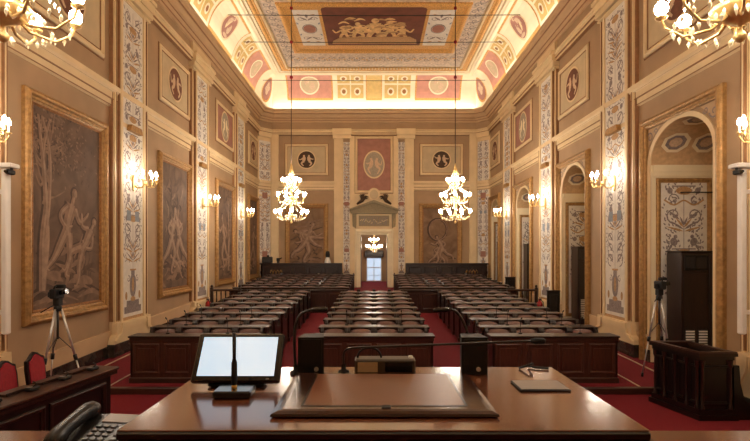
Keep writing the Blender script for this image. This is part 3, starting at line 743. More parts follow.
def compartment(y0, y1, big):
    MB().frame(PC, -3.62, 3.62, y0, y1, .3, .12).build('compartment_frame', 'ceil_gold', ceiling)
    q = Paint(PC, .03, .004)
    q.rect(-3.4, 3.4, y0+.25, y1-.25, 0)
    ya, yb = y0+.45, y1-.75; yc = (ya+yb)/2
    if big:
        top = [(2.0*math.cos(PI*i/16), ya-.0-.32*math.sin(PI*i/16)) for i in range(17)]
        q.poly([(-2.0, yb), (2.0, yb)]+top, 1)
        r = random.Random(int(y0*10))
        q.poly([(-1.8, yb-.2), (1.85, yb-.2), (1.8, yb-.6), (1.5, yb-.9), (-1.45, yb-.8), (-1.75, yb-.5)], 6)
        for k in range(7): q.cur([(-1.7+.05*k, yb-.3-.09*k), (0, yb-.26-.09*k), (1.7-.05*k, yb-.32-.09*k)], [.03, .06, .03], 2)
        for k in range(60):
            x, y = r.uniform(-1.6, 1.6), r.uniform(ya+.75, yb-.5)
            if abs(x) > 1.75-.25*(yb-y): continue
            q.cur([(x-.22, y+r.uniform(-.1, .1)), (x, y-.1), (x+.22, y+r.uniform(-.1, .1))], [.03, r.uniform(.08, .2), .03], r.choice((2, 2, 6, 0)))
        for x, y, l in ((.05, yb-.35, 2.2), (-1.25, yb-.5, 1.3), (1.15, yb-.5, 1.4), (.65, yb-.6, 1.6), (-.65, yb-.6, 1.6)):
            q.ell(x, y-l*.86, l*.07, l*.09, 2); q.cur([(x, y-l*.77), (x+.05, y-l*.45)], [l*.22, l*.16], 2)
            for s in (-1, 1):
                q.cur([(x+s*.04, y-l*.5), (x+s*l*.12, y-l*.25), (x+s*l*.1, y)], [l*.12, l*.1, l*.06], 2); q.cur([(x+s*.1*l, y-l*.7), (x+s*l*.25, y-l*.55), (x+s*l*.34, y-l*.75)], [l*.08, l*.07, l*.04], 2)
        for s in (-1, 1):
            u0, u1 = sorted((s*2.12, s*3.1)); q.rect(u0, u1, ya+.05, yb, 3); c = (u0+u1)/2
            q.ring(c, yc, .3, .4, .04, 4); q.ell(c, yc, .25, .34, 5); q.ell(c, yc, .1, .2, 2)
            for sx in (-1, 1):
                for sy in (-1, 1):
                    q.spiral(c+sx*.25, yc+sy*.85, .16, 0, 1.2, sx*sy, .04, 4, 10); q.leaf(c, yc+sy*.7, .4, math.atan2(sy, sx*.9), .1, 4); q.leaf(c+sx*.1, yc+sy*1.1, .3, math.atan2(sy*.5, sx), .08, 6); q.leaf(c+sx*.4, yc+sy*.4, .2, math.atan2(sy, sx*.3), .08, 7)
            q.leaf(c, yc-1.2, .3, PI/2, .12, 4)
    else:
        for c in (-2.2, 0, 2.2):
            q.rect(c-1.0, c+1.0, ya, yb, 3 if c else 1); q.ring(c, yc, .6, min(.6, (yb-ya)*.4), .08, 2); q.ell(c, yc, .45, min(.45, (yb-ya)*.32), 5)
    q.build('ceiling_painting', ['ceil_gold', 'ceil_maroon', 'ceil_figure', 'grot_white', 'grot_dark', 'panel_red', 'grot_ochre', 'grot_blue'], ceiling, 'painted ceiling compartment with figures on maroon')
compartment(17.7, 22.05, True)
compartment(12.9, 17.4, False); compartment(8.2, 12.6, True); compartment(3.4, 7.9, False)
for k, (y, z) in enumerate(((17.75, 11.15), (19.9, 11.1), (23.3, 10.75))):
    tag(MB().tube([(-5.35, y, z), (0, y, z-.03), (5.35, y, z)], .014, 5).build('tie_cable', 'black'),
        ['thin dark tie cable across the ceiling above the hanging rods', 'thin dark tie cable crossing the painted ceiling compartment', 'thin dark tie cable in front of the end cove medallions'][k], 'cable')

# ------------------------------------------------------------------ chandeliers and wall sconces
def mk_chandelier(loc, label, group):
    t = thing('chandelier', label, 'chandelier', (0, 0, 0), group)
    MB().lathe([(.001, -.42), (.035, -.40), (.05, -.36), (.02, -.32), (.015, -.28), (.10, -.24), (.2, -.16), (.22, -.12), (.05, -.08), (.04, .1), (.07, .2), (.03, .3), (.03, .42), (.16, .48), (.18, .52), (.05, .56), (.03, .8), (.06, .9), (.03, 1.0), (.12, 1.04), (.13, 1.08), (.03, 1.14), (.025, 1.3), (.11, 1.34), (.07, 1.5), (.02, 1.7), (.012, 1.75)], n=12).build('stem', 'gold_bright', t)
    for k, (nb, r, z) in enumerate(((8, .56, 0), (8, .50, .60), (6, .30, 1.13))):
        arm = MB().tube([(.03, 0, z-.12), (r*.35, 0, z-.26), (r*.7, 0, z-.27), (r*.95, 0, z-.16), (r, 0, z-.07)], [.016, .014, .012, .012, .012], 6)
        arm.lathe([(.001, -.09), (.05, -.07), (.055, -.055), (.02, -.05), (.02, -.04)], (r, 0, z), 8)
        bl = MB().ball((r, 0, z+.02), .058, 8, 6, 0, 1.15)
        a0 = arm.build('arm', 'gold_bright', t); b0 = bl.build('bulb', 'bulb', a0)
        for j in range(nb):
            if j == 0: a = a0
            else:
                a = a0.copy(); C.objects.link(a); a.parent = t
                b = b0.copy(); C.objects.link(b); b.parent = a
            a.rotation_euler = (0, 0, 2*PI*(j+.5*(k % 2)+.25)/nb)
    cr = MB(); rr = random.Random(2)
    def drop(x, y, z, s): cr.add([(x+s*.5, y, z), (x, y+s*.5, z), (x-s*.5, y, z), (x, y-s*.5, z), (x, y, z+s*.8), (x, y, z-s*1.2)], [(0, 1, 4), (1, 2, 4), (2, 3, 4), (3, 0, 4), (1, 0, 5), (2, 1, 5), (3, 2, 5), (0, 3, 5)])
    for r, z, nn in ((.2, -.2, 16), (.34, -.27, 22), (.48, -.22, 24), (.16, .42, 12), (.3, .32, 20), (.42, .36, 22), (.12, .98, 10), (.22, .88, 16)):
        for j in range(nn):
            q = 2*PI*j/nn; drop(r*math.cos(q), r*math.sin(q), z+rr.uniform(-.02, .02), .04)
    for z0, r0, z1, r1 in ((.52, .18, .1, .5), (1.08, .13, .7, .44), (1.34, .1, 1.2, .27)):                     # swags
        for j in range(10):
            q = 2*PI*j/10
            for k in range(8):
                f = k/7; r = r0+(r1-r0)*f; z = z0+(z1-z0)*f-.1*math.sin(PI*f); drop(r*math.cos(q), r*math.sin(q), z, .03)
    cr.build('crystal_drops', 'crystal', t)['kind'] = 'stuff'
    return t
ch0 = mk_chandelier((0, 0, 0), 'three tier crystal chandelier hanging before the murals side, rear of hall', None)
def chand(loc, label, first=False):
    t = ch0 if first else dup(ch0, loc, None, label)
    t.location = loc; t['label'] = label
    z = loc[2]
    MB().tube([(loc[0], loc[1], z+1.72), (loc[0], loc[1], 11.53)], .016, 6).build('suspension_rod', 'bronze', t)
    for zz in (8.7, 9.96, 11.17):
        MB().ball((loc[0], loc[1], zz), .06, 8, 6).build('rod_knot', 'red_velvet', t)
    MB().lathe([(.012, 0), (.14, .02), (.16, .06), (.1, .12), (.02, .14)], (loc[0], loc[1], 11.44), 12).build('ceiling_rose', 'gold_bright', t)
chand((-2.95, 17.3, 3.9), 'lit crystal chandelier hanging before the end wall, on the murals side', True)
chand((2.90, 17.3, 3.9), 'lit crystal chandelier hanging before the end wall, on the alcoves side')
chand((-3.06, 4.0, 4.56), 'lit crystal chandelier hanging over the red velvet chairs')
chand((3.02, 4.0, 4.56), 'lit crystal chandelier hanging above the podium on the pulpit side')
t = thing('chandelier', 'small glowing chandelier in the anteroom beyond the doorway', 'chandelier', (0, 28, 2.85))
MB().lathe([(.001, -.3), (.06, -.25), (.2, -.12), (.25, -.05), (.04, 0), (.03, .3), (.12, .35), (.03, .4), (.015, .5)], (0, 28, 2.85)).tube([(0, 28, 3.3), (0, 28, 5.2)], .012, 6).build('stem', 'gold_bright', t)
for j in range(8):
    q = 2*PI*j/8; x, y = .42*math.cos(q), 28+.42*math.sin(q)
    a = MB().tube([(0, 28, 2.8), (x*.6, 28+(y-28)*.6, 2.68), (x, y, 2.8)], .012, 5).build('arm', 'gold_bright', t); MB().ball((x, y, 2.87), .07, 8, 6).build('bulb', 'bulb_dim', a)

for j in range(6):
    q = 2*PI*(j+.5)/6; x, y = .26*math.cos(q), 28+.26*math.sin(q)
    a = MB().tube([(0, 28, 3.15), (x*.6, 28+(y-28)*.6, 3.08), (x, y, 3.18)], .012, 5).build('arm', 'gold_bright', t); MB().ball((x, y, 3.25), .06, 8, 6).build('bulb', 'bulb_dim', a)
cr = MB()
for j in range(60):
    q = 2*PI*j/20; k = j//20; r_ = (.2, .32, .12)[k]; z = (2.62, 2.72, 2.52)[k]; x, y = r_*math.cos(q), 28+r_*math.sin(q)
    cr.add([(x+.025, y, z), (x, y+.025, z), (x-.025, y, z), (x, y-.025, z), (x, y, z+.04), (x, y, z-.06)], [(0, 1, 4), (1, 2, 4), (2, 3, 4), (3, 0, 4), (1, 0, 5), (2, 1, 5), (3, 2, 5), (0, 3, 5)])
cr.build('crystal_drops', 'crystal', t)['kind'] = 'stuff'

def mk_sconce():                                             # local: wall at x=0, projecting to +x
    t = thing('wall_sconce', 'x', 'wall lamp')
    MB().prism([(.07*math.cos(a), .2*math.sin(a)) for a in [2*PI*i/16 for i in range(16)]], lambda a, b, c: (c, a, b), 0, .03).lathe([(.0001, -.06), (.04, -.03), (.05, 0), (.02, .05), (.0001, .08)], (.3, 0, -.02), 10).tube([(.02, 0, -.05), (.1, 0, -.12), (.2, 0, -.11), (.3, 0, -.03)], .016, 6).build('back_plate', 'gold_bright', t)
    arm = MB().tube([(0, 0, -.03), (.09, 0, -.1), (.2, 0, -.09), (.25, 0, .0), (.25, 0, .03)], .011, 6).lathe([(.001, 0), (.045, .015), (.04, .03), (.016, .03)], (.25, 0, .03), 8)
    a0 = arm.build('arm', 'gold_bright', t)
    c0 = MB().lathe([(.014, .06), (.014, .16), (.001, .16)], (.25, 0, 0), 8).build('candle', 'cream_pale', a0)
    b0 = MB().lathe([(.001, .15), (.026, .18), (.03, .21), (.018, .25), (.001, .28)], (.25, 0, 0), 8).build('bulb', 'bulb', a0)
    for j, ang in enumerate((-80, -40, 0, 40, 80)):
        if j == 0: a = a0
        else:
            a = a0.copy(); C.objects.link(a); a.parent = t
            for q in (c0, b0): b = q.copy(); C.objects.link(b); b.parent = a
        a.rotation_euler = (0, 0, math.radians(ang)); a.location = (.3, 0, 0)
    return t
sc0 = mk_sconce(); first = True
SL = ['the pilaster by the white column loudspeaker', 'the pilaster next to the tree mural', 'the second pilaster past the tree mural', 'the last pilaster before the rear corner']
SRL = ['the pilaster by the pulpit loudspeaker', 'the pilaster next to the camera tripod alcove', 'the pilaster by the fire extinguisher', 'the last pilaster before the rear corner']
for s, L, side in ((-1, SL, 'murals side'), (1, SRL, 'alcoves side')):
    for i, y in enumerate(PIL[1:]):
        lab = 'gilt five light sconce on %s, %s' % (L[i], side)
        loc = (s*5.87, y, 4.13)
        if first: sc0.location = loc; sc0['label'] = lab; first = False; sc0.rotation_euler = (0, 0, 0)
        else: dup(sc0, loc, 0 if s < 0 else PI, lab)

# ------------------------------------------------------------------ rows of desks and seats
def mk_desk(w, nb):
    t = thing('bench_desk', 'x', 'desk')
    h = w/2
    MB().box(-h, h, .0, .03, .06, .82).build('front_panel', 'wood_v', t)
    MB().bbox(-h-.02, h+.02, -.03, .05, -.06, .09, .01).build('plinth', 'wood', t)
    MB().bbox(-h-.035, h+.035, -.045, .34, .83, .865, .01).build('top_board', 'wood_top', t)
    MB().bbox(-h-.015, h+.015, -.022, .02, .765, .83, .008).build('rail', 'wood', t)
    P = lambda u, v, n: (u, -n, v)
    pw = w/nb; first = None
    for k in range(nb):
        x = -h+pw*(k+.5)
        if first is None:
            g = MB().frame(P, -pw*.42, pw*.42, .16, .72, .05, .022); d = pw*.42-.09
            g.prism([(-d, .25), (d, .25), (d, .63), (-d, .63)], P, 0, .014); first = g.build('raised_panel', 'wood_v', t); q = first
        else: q = first.copy(); C.objects.link(q); q.parent = t
        q.location = (x, 0, 0)
    for s in (-1, 1):
        x0, x1 = sorted((s*h, s*(h-.04)))
        MB().prism([(0, -.03), (.28, -.03), (.28, .3), (.24, .5), (.30, .72), (.30, .83), (0, .83)], lambda a, b, c: (c, a, b), x0, x1).build('end_panel', 'wood_dark', t)
    MB().box(-h+.05, h-.05, .04, .26, .62, .64).build('shelf', 'wood_dark', t)
    return t
def mk_seat(p):
    t = thing('fixed_seat', 'x', 'seat')
    h = p/2; a = h-.06
    MB().box(-a+.02, a-.02, .06, .34, -.03, .38).build('base', 'wood_dark', t)
    MB().bbox(-a, a, .0, .40, .38, .46, .03).build('cushion', 'leather', t)
    b = MB(); vs = []; N = 6; NZ = 5
    for sgn in (0, 1):                                           # padded, slightly crowned backrest leaning back
        for j in range(NZ+1):
            for i in range(N+1):
                u = -1+2*i/N; v = j/NZ; puff = .06*(1-u**4)*(1-(2*v-1)**6)*(1.25-.5*v)
                top = .02*(1-u*u)*v; y = .36+.05*v+.05*v**4
                vs.append((u*a, y-(puff if sgn == 0 else -.03), .44+.405*v+top-(.05*max(0, abs(u)-.55))))
    W = N+1; fs = []
    for sgn in (0, 1):
        k = sgn*W*(NZ+1)
        for j in range(NZ):
            for i in range(N): fs.append((k+j*W+i, k+j*W+i+1, k+(j+1)*W+i+1, k+(j+1)*W+i))
    K = W*(NZ+1); rim = [i for i in range(W)]+[j*W+N for j in range(1, NZ+1)]+[NZ*W+i for i in range(N-1, -1, -1)]+[j*W for j in range(NZ-1, 0, -1)]
    for i in range(len(rim)): x, y = rim[i], rim[(i+1) % len(rim)]; fs.append((x, y, K+y, K+x))
    b.add(vs, fs, 0, True); b.build('backrest', 'leather', t)
    arm = [(.02, -.03), (.44, -.03), (.46, .85), (.455, .89), (.42, .912), (.38, .9), (.35, .84), (.33, .68), (.28, .64), (.06, .64), (.01, .61), (.0, .56), (.05, .52)]
    for s in (-1, 1):
        x0, x1 = sorted((s*h*.995, s*(h-.055))); MB().prism(arm, lambda aa, bb, c: (c, aa, bb), x0, x1).build('armrest', 'wood_dark', t)
    return t
ORD = ['first', 'second', 'third', 'fourth', 'fifth', 'sixth', 'seventh', 'eighth', 'ninth']
BLK = [('middle block', 0, 2.2, 4, 9.0, 9), ('mural-side block', -3.36, 2.32, 4, 9.0, 9), ('alcove-side block', 3.36, 2.32, 4, 9.0, 9),
       ('rear mural-side block', -3.05, 4.2, 7, 17.75, 7), ('rear alcove-side block', 3.05, 4.2, 7, 17.75, 7)]
DP, SP = {}, {}
for bl, xc, wd, ns, Y0, nr in BLK:
    for i in range(nr):
        Y = Y0+.9*i; z = fz(Y+.2)
        lab = 'brown wooden desk with panelled front, %s row of the %s' % (ORD[i], bl)
        if wd not in DP: o = DP[wd] = mk_desk(wd, ns); o.location = (xc, Y, z); o['label'] = lab; o['group'] = 'long desks of the hall'
        else: dup(DP[wd], (xc, Y, z), None, lab, 'long desks of the hall')
        p = (wd-.06)/ns
        gl = 'seats in %s row of the %s' % (ORD[i], bl)
        for k in range(ns):
            lab = 'brown leather seat, %s row of %s, %s from the murals wall' % (ORD[i], bl, ORD[k])
            x = xc-wd/2+.03+p*(k+.5); loc = (x, Y+.365, z)
            if wd not in SP: o = SP[wd] = mk_seat(p); o.location = loc; o['label'] = lab; o['group'] = gl
            else: dup(SP[wd], loc, None, lab, gl)
# little desk microphones standing on the front desks of the side blocks
def mk_mic():
    t = thing('desk_microphone', 'x', 'microphone')
    MB().bbox(-.035, .035, -.03, .03, 0, .02, .006).build('base', 'black', t)
    MB().tube([(0, 0, .02), (0, .0, .14), (0, -.02, .24), (0, -.06, .29)], .006, 6).build('gooseneck', 'dark_grey', t)
    MB().tube([(0, -.055, .285), (0, -.1, .315)], .012, 8).build('capsule', 'black', t)
    return t
m0 = None
for bl, xc in (('mural-side block', -3.36), ('alcove-side block', 3.36), ('middle block', 0)):
    for i in ((0, 1, 2) if xc else (1,)):
        Y = 9.0+.9*i; z = fz(Y+.2)+.866
        for k in (0, 2):
            lab = 'small black gooseneck microphone on %s row desk of %s, %s from the murals wall' % (ORD[i], bl, ORD[k//2]); loc = (xc-.85+k*.57+.28, Y+.25, z)
            if m0 is None: m0 = mk_mic(); o = m0; o.location = loc
            else: o = dup(m0, loc)
            o['label'] = lab; o['group'] = 'desk microphones, %s row, %s' % (ORD[i], bl)

# parapets and balustrades in front of the rear blocks
for s, side in ((-1, 'murals side'), (1, 'alcoves side')):
    z = fz(17.3)
    t = thing('parapet', 'low panelled wooden parapet before the rear block, %s' % side, 'parapet', (s*3.05, 17.35, z))
    x0, x1 = sorted((s*.95, s*5.15))
    MB().box(x0, x1, 17.35, 17.42, z-.1, 1.06).build('panel_board', 'wood_v', t); MB().bbox(x0-.04, x1+.04, 17.3, 17.47, 1.06, 1.12, .01).build('cap', 'wood_dark', t)
    P = lambda u, v, n: (u, 17.35-n, v)
    for k in range(6):
        a = x0+.1+(x1-x0-.1)*k/6; MB().frame(P, a, a+.58, z+.12, .98, .06, .025).build('raised_panel', 'wood_v', t)
    y = 16.95; zb = fz(y); xa, xb = sorted((s*4.65, s*5.72))
    t = thing('balustrade', 'short wooden balustrade beside the fire extinguisher, %s' % side, 'balustrade', (s*5.2, y, zb))
    MB().bbox(xa, xb, y-.06, y+.06, zb+.83, zb+.9, .01).build('handrail', 'wood', t); MB().bbox(xa, xb, y-.04, y+.04, zb+.1, zb+.15, .01).build('bottom_rail', 'wood', t)
    for x in (xa+.05, xb-.05): MB().bbox(x-.05, x+.05, y-.05, y+.05, zb-.02, zb+.96, .012).ball((x, y, zb+1.0), .05).build('post', 'wood_dark', t)
    for k in range(5):
        x = xa+.22+k*(xb-xa-.44)/4
        MB().lathe([(.02, .15), (.03, .2), (.018, .3), (.032, .45), (.02, .62), (.028, .75), (.02, .83)], (x, y, zb), 8).build('baluster', 'wood', t)
    xe, ye = s*5.45, 15.95; ze = fz(ye)
    t = thing('fire_extinguisher', 'red fire extinguisher on the carpet next to the balustrade, %s' % side, 'extinguisher', (xe, ye, ze))
    MB().lathe([(.001, 0.0), (.09, .0), (.095, .03), (.095, .5), (.08, .57), (.03, .62), (.03, .66)], (xe, ye, ze), 14).build('cylinder', 'red_paint', t)
    MB().box(xe-.02, xe+.02, ye-.12, ye+.06, ze+.66, ze+.69).box(xe-.02, xe+.02, ye-.12, ye+.02, ze+.71, ze+.73).build('valve_handle', 'black', t)
    MB().tube([(xe, ye-.03, ze+.67), (xe+.08, ye-.1, ze+.6), (xe+.11, ye-.06, ze+.3), (xe+.1, ye-.04, ze+.15)], .013, 6).build('hose', 'black', t)

# tribunes against the end wall
for s, side in ((-1, 'murals side'), (1, 'alcoves side')):
    x0, x1 = sorted((s*1.7, s*5.70)); y0 = 24.45; z0 = fz(24.4)-.05
    t = thing('tribune', 'dark wooden tribune against the end wall, %s' % side, 'tribune', ((x0+x1)/2, y0, fz(y0)))
    MB().box(x0, x1, y0, y0+.06, z0, 1.86).box(x0, x0+.06, y0, 24.82, z0, 1.86).box(x1-.06, x1, y0, 24.82, z0, 1.86).build('body', 'wood_dark', t)
    MB().bbox(x0-.06, x1+.06, y0-.06, y0+.35, 1.86, 1.94, .012).build('ledge', 'wood_dark', t)
    P = lambda u, v, n: (u, y0-n, v)
    for k in range(5):
        a = x0+.08+(x1-x0-.1)*k/5; MB().frame(P, a, a+.64, 1.2, 1.76, .06, .03).build('raised_panel', 'wood_dark', t)
    xg = s*4.93; g = MB()
    for k in range(4):
        xx = xg-.24+.16*k; g.tube([P(xx-.05, 1.36, .02), P(xx-.05, 1.52, .03), P(xx, 1.6, .03), P(xx+.05, 1.52, .03), P(xx+.05, 1.36, .02)], .014, 5)
    g.box(xg-.34, xg+.34, y0-.03, y0, 1.33, 1.36).build('grille', 'brass', t, 'small brass arcaded grille')
    xp = s*1.68; MB().bbox(xp-.09, xp+.09, y0-.1, y0+.1, z0, 1.94, .015).build('post', 'wood_dark', t)
t = thing('projector', 'grey box projector on the tribune ledge beside the murals', 'projector', (-5.4, 24.6, 1.97))
MB().bbox(-5.66, -5.16, 24.45, 24.75, 1.945, 2.26, .03).build('case', 'dark_grey', t); MB().lathe([(.05, 0), (.06, .05), (.05, .08), (.001, .07)], (-5.35, 24.5, 2.26), 12).build('lens_cap', 'black', t)
t = thing('video_camera', 'small black camera on the tribune ledge next to the projector', 'camera', (-4.86, 24.6, 1.94))
MB().bbox(-4.93, -4.79, 24.48, 24.72, 2.03, 2.2, .02).build('body', 'black', t); MB().box(-4.91, -4.81, 24.52, 24.66, 1.945, 2.03).build('foot', 'black', t); MB().tube([(-4.79, 24.55, 2.15), (-4.67, 24.5, 2.2)], .03, 8).build('lens', 'black_gloss', t)
t = thing('desk_lamp', 'small pale desk lamp with dark cap on the tribune under the mural', 'lamp', (-2.35, 24.6, 1.94))
MB().lathe([(.001, .006), (.17, .006), (.17, .03), (.11, .24), (.07, .3), (.03, .3)], (-2.35, 24.6, 1.94), 14).build('shade', 'paper', t); MB().lathe([(.03, .28), (.1, .3), (.12, .42), (.09, .58), (.001, .62)], (-2.35, 24.6, 1.94), 12).build('cap', 'black', t)

# ------------------------------------------------------------------ cabinets in the alcoves
def mk_cabinet(hgt):
    t = thing('air_conditioner_cabinet', 'x', 'cabinet')
    MB().bbox(0, .98, 0, .5, .06, hgt, .012).build('body', 'wood_dark', t)
    MB().box(.02, .96, .02, .48, 0, .06).build('plinth', 'black', t)
    MB().bbox(-.02, 1.0, -.02, .52, hgt, hgt+.03, .008).build('top', 'wood_dark', t)
    MB().bbox(.03, .535, -.018, 0, .1, hgt-.42, .006).build('door', 'wood_dark', t); d = MB().bbox(.555, .95, -.018, 0, .1, hgt-.06, .006).build('door', 'wood_dark', t)
    MB().tube([(.6, -.03, hgt*.42), (.6, -.03, hgt*.42+.3)], .008, 6).build('handle', 'dark_grey', d)
    P = lambda u, v, n: (u, -n, v)
    g = MB().frame(P, .05, .53, hgt-.36, hgt-.06, .03, .025).box(.28, .3, -.02, 0, hgt-.34, hgt-.08).build('vent_grille', 'wood_black', t)
    for k in range(7):
        z = hgt-.32+k*.035; MB().box(.08, .5, -.016, -.004, z, z+.02).build('slat', 'dark_grey', g)
    for k, x in enumerate((.06, .32)):
        g = MB().frame(P, x, x+.2, .22, .85, .015, .026).build('lower_grille', 'dark_grey', t)
        for j in range(11):
            z = .25+j*.054; MB().box(x+.015, x+.185, -.034, -.02, z, z+.03).build('slat', 'paper', g)
    return t
CL = ['dark brown air conditioner cabinet in the alcove behind the camera tripod', 'dark brown air conditioner cabinet in the second alcove', 'dark brown air conditioner cabinet in the alcove past the extinguisher', 'dark brown air conditioner cabinet in the alcove next to the rear corner']
cab0 = mk_cabinet(2.40)
for i, ((yc, fw), hw) in enumerate(zip(BAYS[1:], AHW[1:])):
    loc = (6.2, yc+hw-.72, fz(yc+hw-.72))
    if i == 0: cab0.location = loc; cab0['label'] = CL[0]
    else: dup(cab0, loc, None, CL[i])
for i, (yc, hw) in enumerate([(b[0], h) for b, h in zip(BAYS, AHW)][2:4]):
    z = fz(yc-hw); y = yc+hw+.02; x = 5.52
    t = thing('low_gate', 'low dark wooden gate panel standing at the %s alcove' % ['second', 'third', 'fourth'][i], 'gate', (x, y, fz(y)))
    MB().bbox(x, x+.4, y-.03, y+.03, fz(y)-.01, fz(y)+.98, .01).build('leaf', 'wood_black', t); MB().bbox(x-.02, x+.42, y-.045, y+.045, fz(y)+.98, fz(y)+1.02, .008).build('cap', 'wood_dark', t)
    MB().frame(lambda u, v, n: (x+u, y-.03-n, fz(y)+v), .06, .34, .12, .88, .04, .02).build('raised_panel', 'wood_black', t)

# ------------------------------------------------------------------ tripods with video cameras
def tripod(x, y, z, top, rot, label, sp=.44):
    t = thing('camera_tripod', label, 'tripod', (x, y, z))
    hz = z+top-.42
    MB().tube([(x, y, hz-.5), (x, y, hz+.06)], .018, 8).build('centre_column', 'dark_grey', t)
    MB().lathe([(.02, -.04), (.06, -.03), (.06, .04), (.03, .07)], (x, y, hz), 10).build('crown', 'black', t)
    for k in range(3):
        a = rot+2*PI*k/3; fx, fy = x+sp*math.cos(a), y+sp*math.sin(a)
        P = lambda f: (x+.05*math.cos(a)+(fx-x-.05*math.cos(a))*f, y+.05*math.sin(a)+(fy-y-.05*math.sin(a))*f, hz+(z+.03-hz)*f)
        l = MB().tube([P(0), P(.55)], .019, 8).tube([P(.5), P(1)], .012, 8).build('leg', 'silver', t)
        MB().tube([P(.5), P(.56)], .03, 8).build('clamp', 'black', l); MB().tube([P(.97), (fx, fy, z)], .022, 8).build('foot', 'black', l)
        MB().tube([P(.45), (x, y, hz-.45)], .007, 6).build('brace', 'dark_grey', t)
    MB().bbox(x-.05, x+.05, y-.06, y+.06, hz+.06, hz+.18, .01).tube([(x+.03, y, hz+.12), (x-.18, y-.16, hz-.04)], .009, 6).build('fluid_head', 'black', t)
    c = thing('video_camera', label.replace('silver tripod', 'black video camera').replace('standing', 'mounted on the tripod'), 'camera', (x, y, hz+.18))
    MB().bbox(x-.055, x+.055, y-.15, y+.1, hz+.18, hz+.34, .015).build('body', 'black', c)
    MB().tube([(x+.04, y-.02, hz+.27), (x+.17, y-.03, hz+.3)], [.035, .045], 10).build('lens', 'black_gloss', c)
    MB().bbox(x-.02, x+.13, y-.04, y+.02, hz+.35, hz+.41, .01).tube([(x, y-.1, hz+.34), (x, y-.08, hz+.385), (x, y+.03, hz+.385)], .012, 6).build('top_handle', 'black', c)
    MB().bbox(x-.13, x-.05, y-.07, y-.05, hz+.2, hz+.29, .008).build('viewfinder', 'dark_grey', c)
tripod(-5.28, 8.1, -.1, 2.0, .35, 'silver tripod standing before the tree mural')
tripod(5.50, 9.35, fz(9.35), 1.94, 2.9, 'silver tripod standing in front of the first alcove', .3)

# white column loudspeakers with small cameras, on the wall near the podium
for s, side in ((-1, 'the tree mural'), (1, 'the pulpit')):
    x, y = s*5.50, 7.25
    t = thing('column_loudspeaker', 'tall white column loudspeaker on the wall near %s' % side, 'loudspeaker', (x, y, 1.24))
    MB().bbox(x-.045, x+.045, y-.05, y+.05, 1.2, 3.68, .015).build('column', 'white_plastic', t)
    x0, x1 = sorted((s*5.36, s*5.78)); MB().bbox(x0, x1, y-.1, y+.1, 3.68, 3.75, .012).build('shelf', 'white_plastic', t)
    a, b = sorted((s*5.54, s*5.78)); 
    for zz in (1.5, 3.3): MB().box(a, b, y-.03, y+.03, zz, zz+.06).build('wall_bracket', 'white_plastic', t)
    t = thing('surveillance_camera', 'small black camera under the white loudspeaker shelf near %s' % side, 'camera', (s*5.4, y, 3.6))
    MB().bbox(s*5.4-.035, s*5.4+.035, y-.12, y+.02, 3.58, 3.65, .012).box(s*5.4-.012, s*5.4+.012, y-.04, y-.01, 3.65, 3.68).build('housing', 'black', t); MB().tube([(s*5.4, y-.12, 3.615), (s*5.4, y-.15, 3.612)], .022, 8).build('lens', 'black_gloss', t)

# ------------------------------------------------------------------ angled desk with red velvet chairs
ang = -math.atan2(.256, 1.89)
T = Matrix.Translation((-3.63, 6.93, 0)) @ Matrix.Rotation(ang, 4, 'Z')     # local +y runs along the desk away from the camera, x=0 front edge
t = thing('committee_desk', 'long dark wooden desk set at an angle before the red velvet chairs', 'desk', (-3.9, 5.3, -.1))
MB().bbox(-.45, 0, -3.4, 0, .76, .8, .012, 0, T).build('top_board', 'wood', t)
MB().bbox(-.43, -.02, -3.38, -.02, .70, .76, .01, 0, T).build('apron', 'wood_dark', t)
MB().box(-.12, -.08, -3.3, -.1, -.1, .7, 0, T).build('front_panel', 'wood_black', t)
for y in (-.12, -1.7, -3.3): MB().box(-.41, -.08, y-.03, y+.03, -.1, .7, 0, T).build('end_panel', 'wood_black', t)
P = lambda u, v, n: T @ Vector((-.08+n, u, v))
for k in range(3): MB().frame(P, -1.18-1.05*k, -.2-1.05*k, .05, .62, .06, .03).build('raised_panel', 'wood_dark', t)
for k in range(6):
    y = -.28-.5*k; loc = T @ Vector((-.25, y, .8))
    c = thing('desk_console', 'small black voting console on the angled desk, %s from the tripod' % ORD[k], 'console', loc, 'consoles on the angled desk')
    MB().bbox(-.26, -.16, y-.07, y+.07, .8, .845, .012, 0, T).build('housing', 'black', c); MB().tube([T @ Vector((-.2, y, .84)), T @ Vector((-.18, y+.03, .87)), T @ Vector((-.24, y+.05, .89))], .008, 6).build('microphone', 'black', c)
    MB().box(-.25, -.19, y-.06, y-.01, .845, .849, 0, T).build('display', 'grey', c)
for k in range(6):
    y = -.35-.5*k; loc = T @ Vector((-.47, y, .8))
    c = thing('writing_flap', 'tilted wooden writing board on the angled desk, %s from the tripod' % ORD[k], 'board', loc, 'writing boards on the angled desk')
    F = T @ Matrix.Translation((-.44, y, .802)) @ Matrix.Rotation(.0, 4, 'Y')
    MB().bbox(0, .16, -.2, .2, 0, .02, .006, 0, F).build('board', 'wood', c); MB().box(.15, .165, -.2, .2, .0, .03, 0, F).build('lip', 'wood_dark', c)
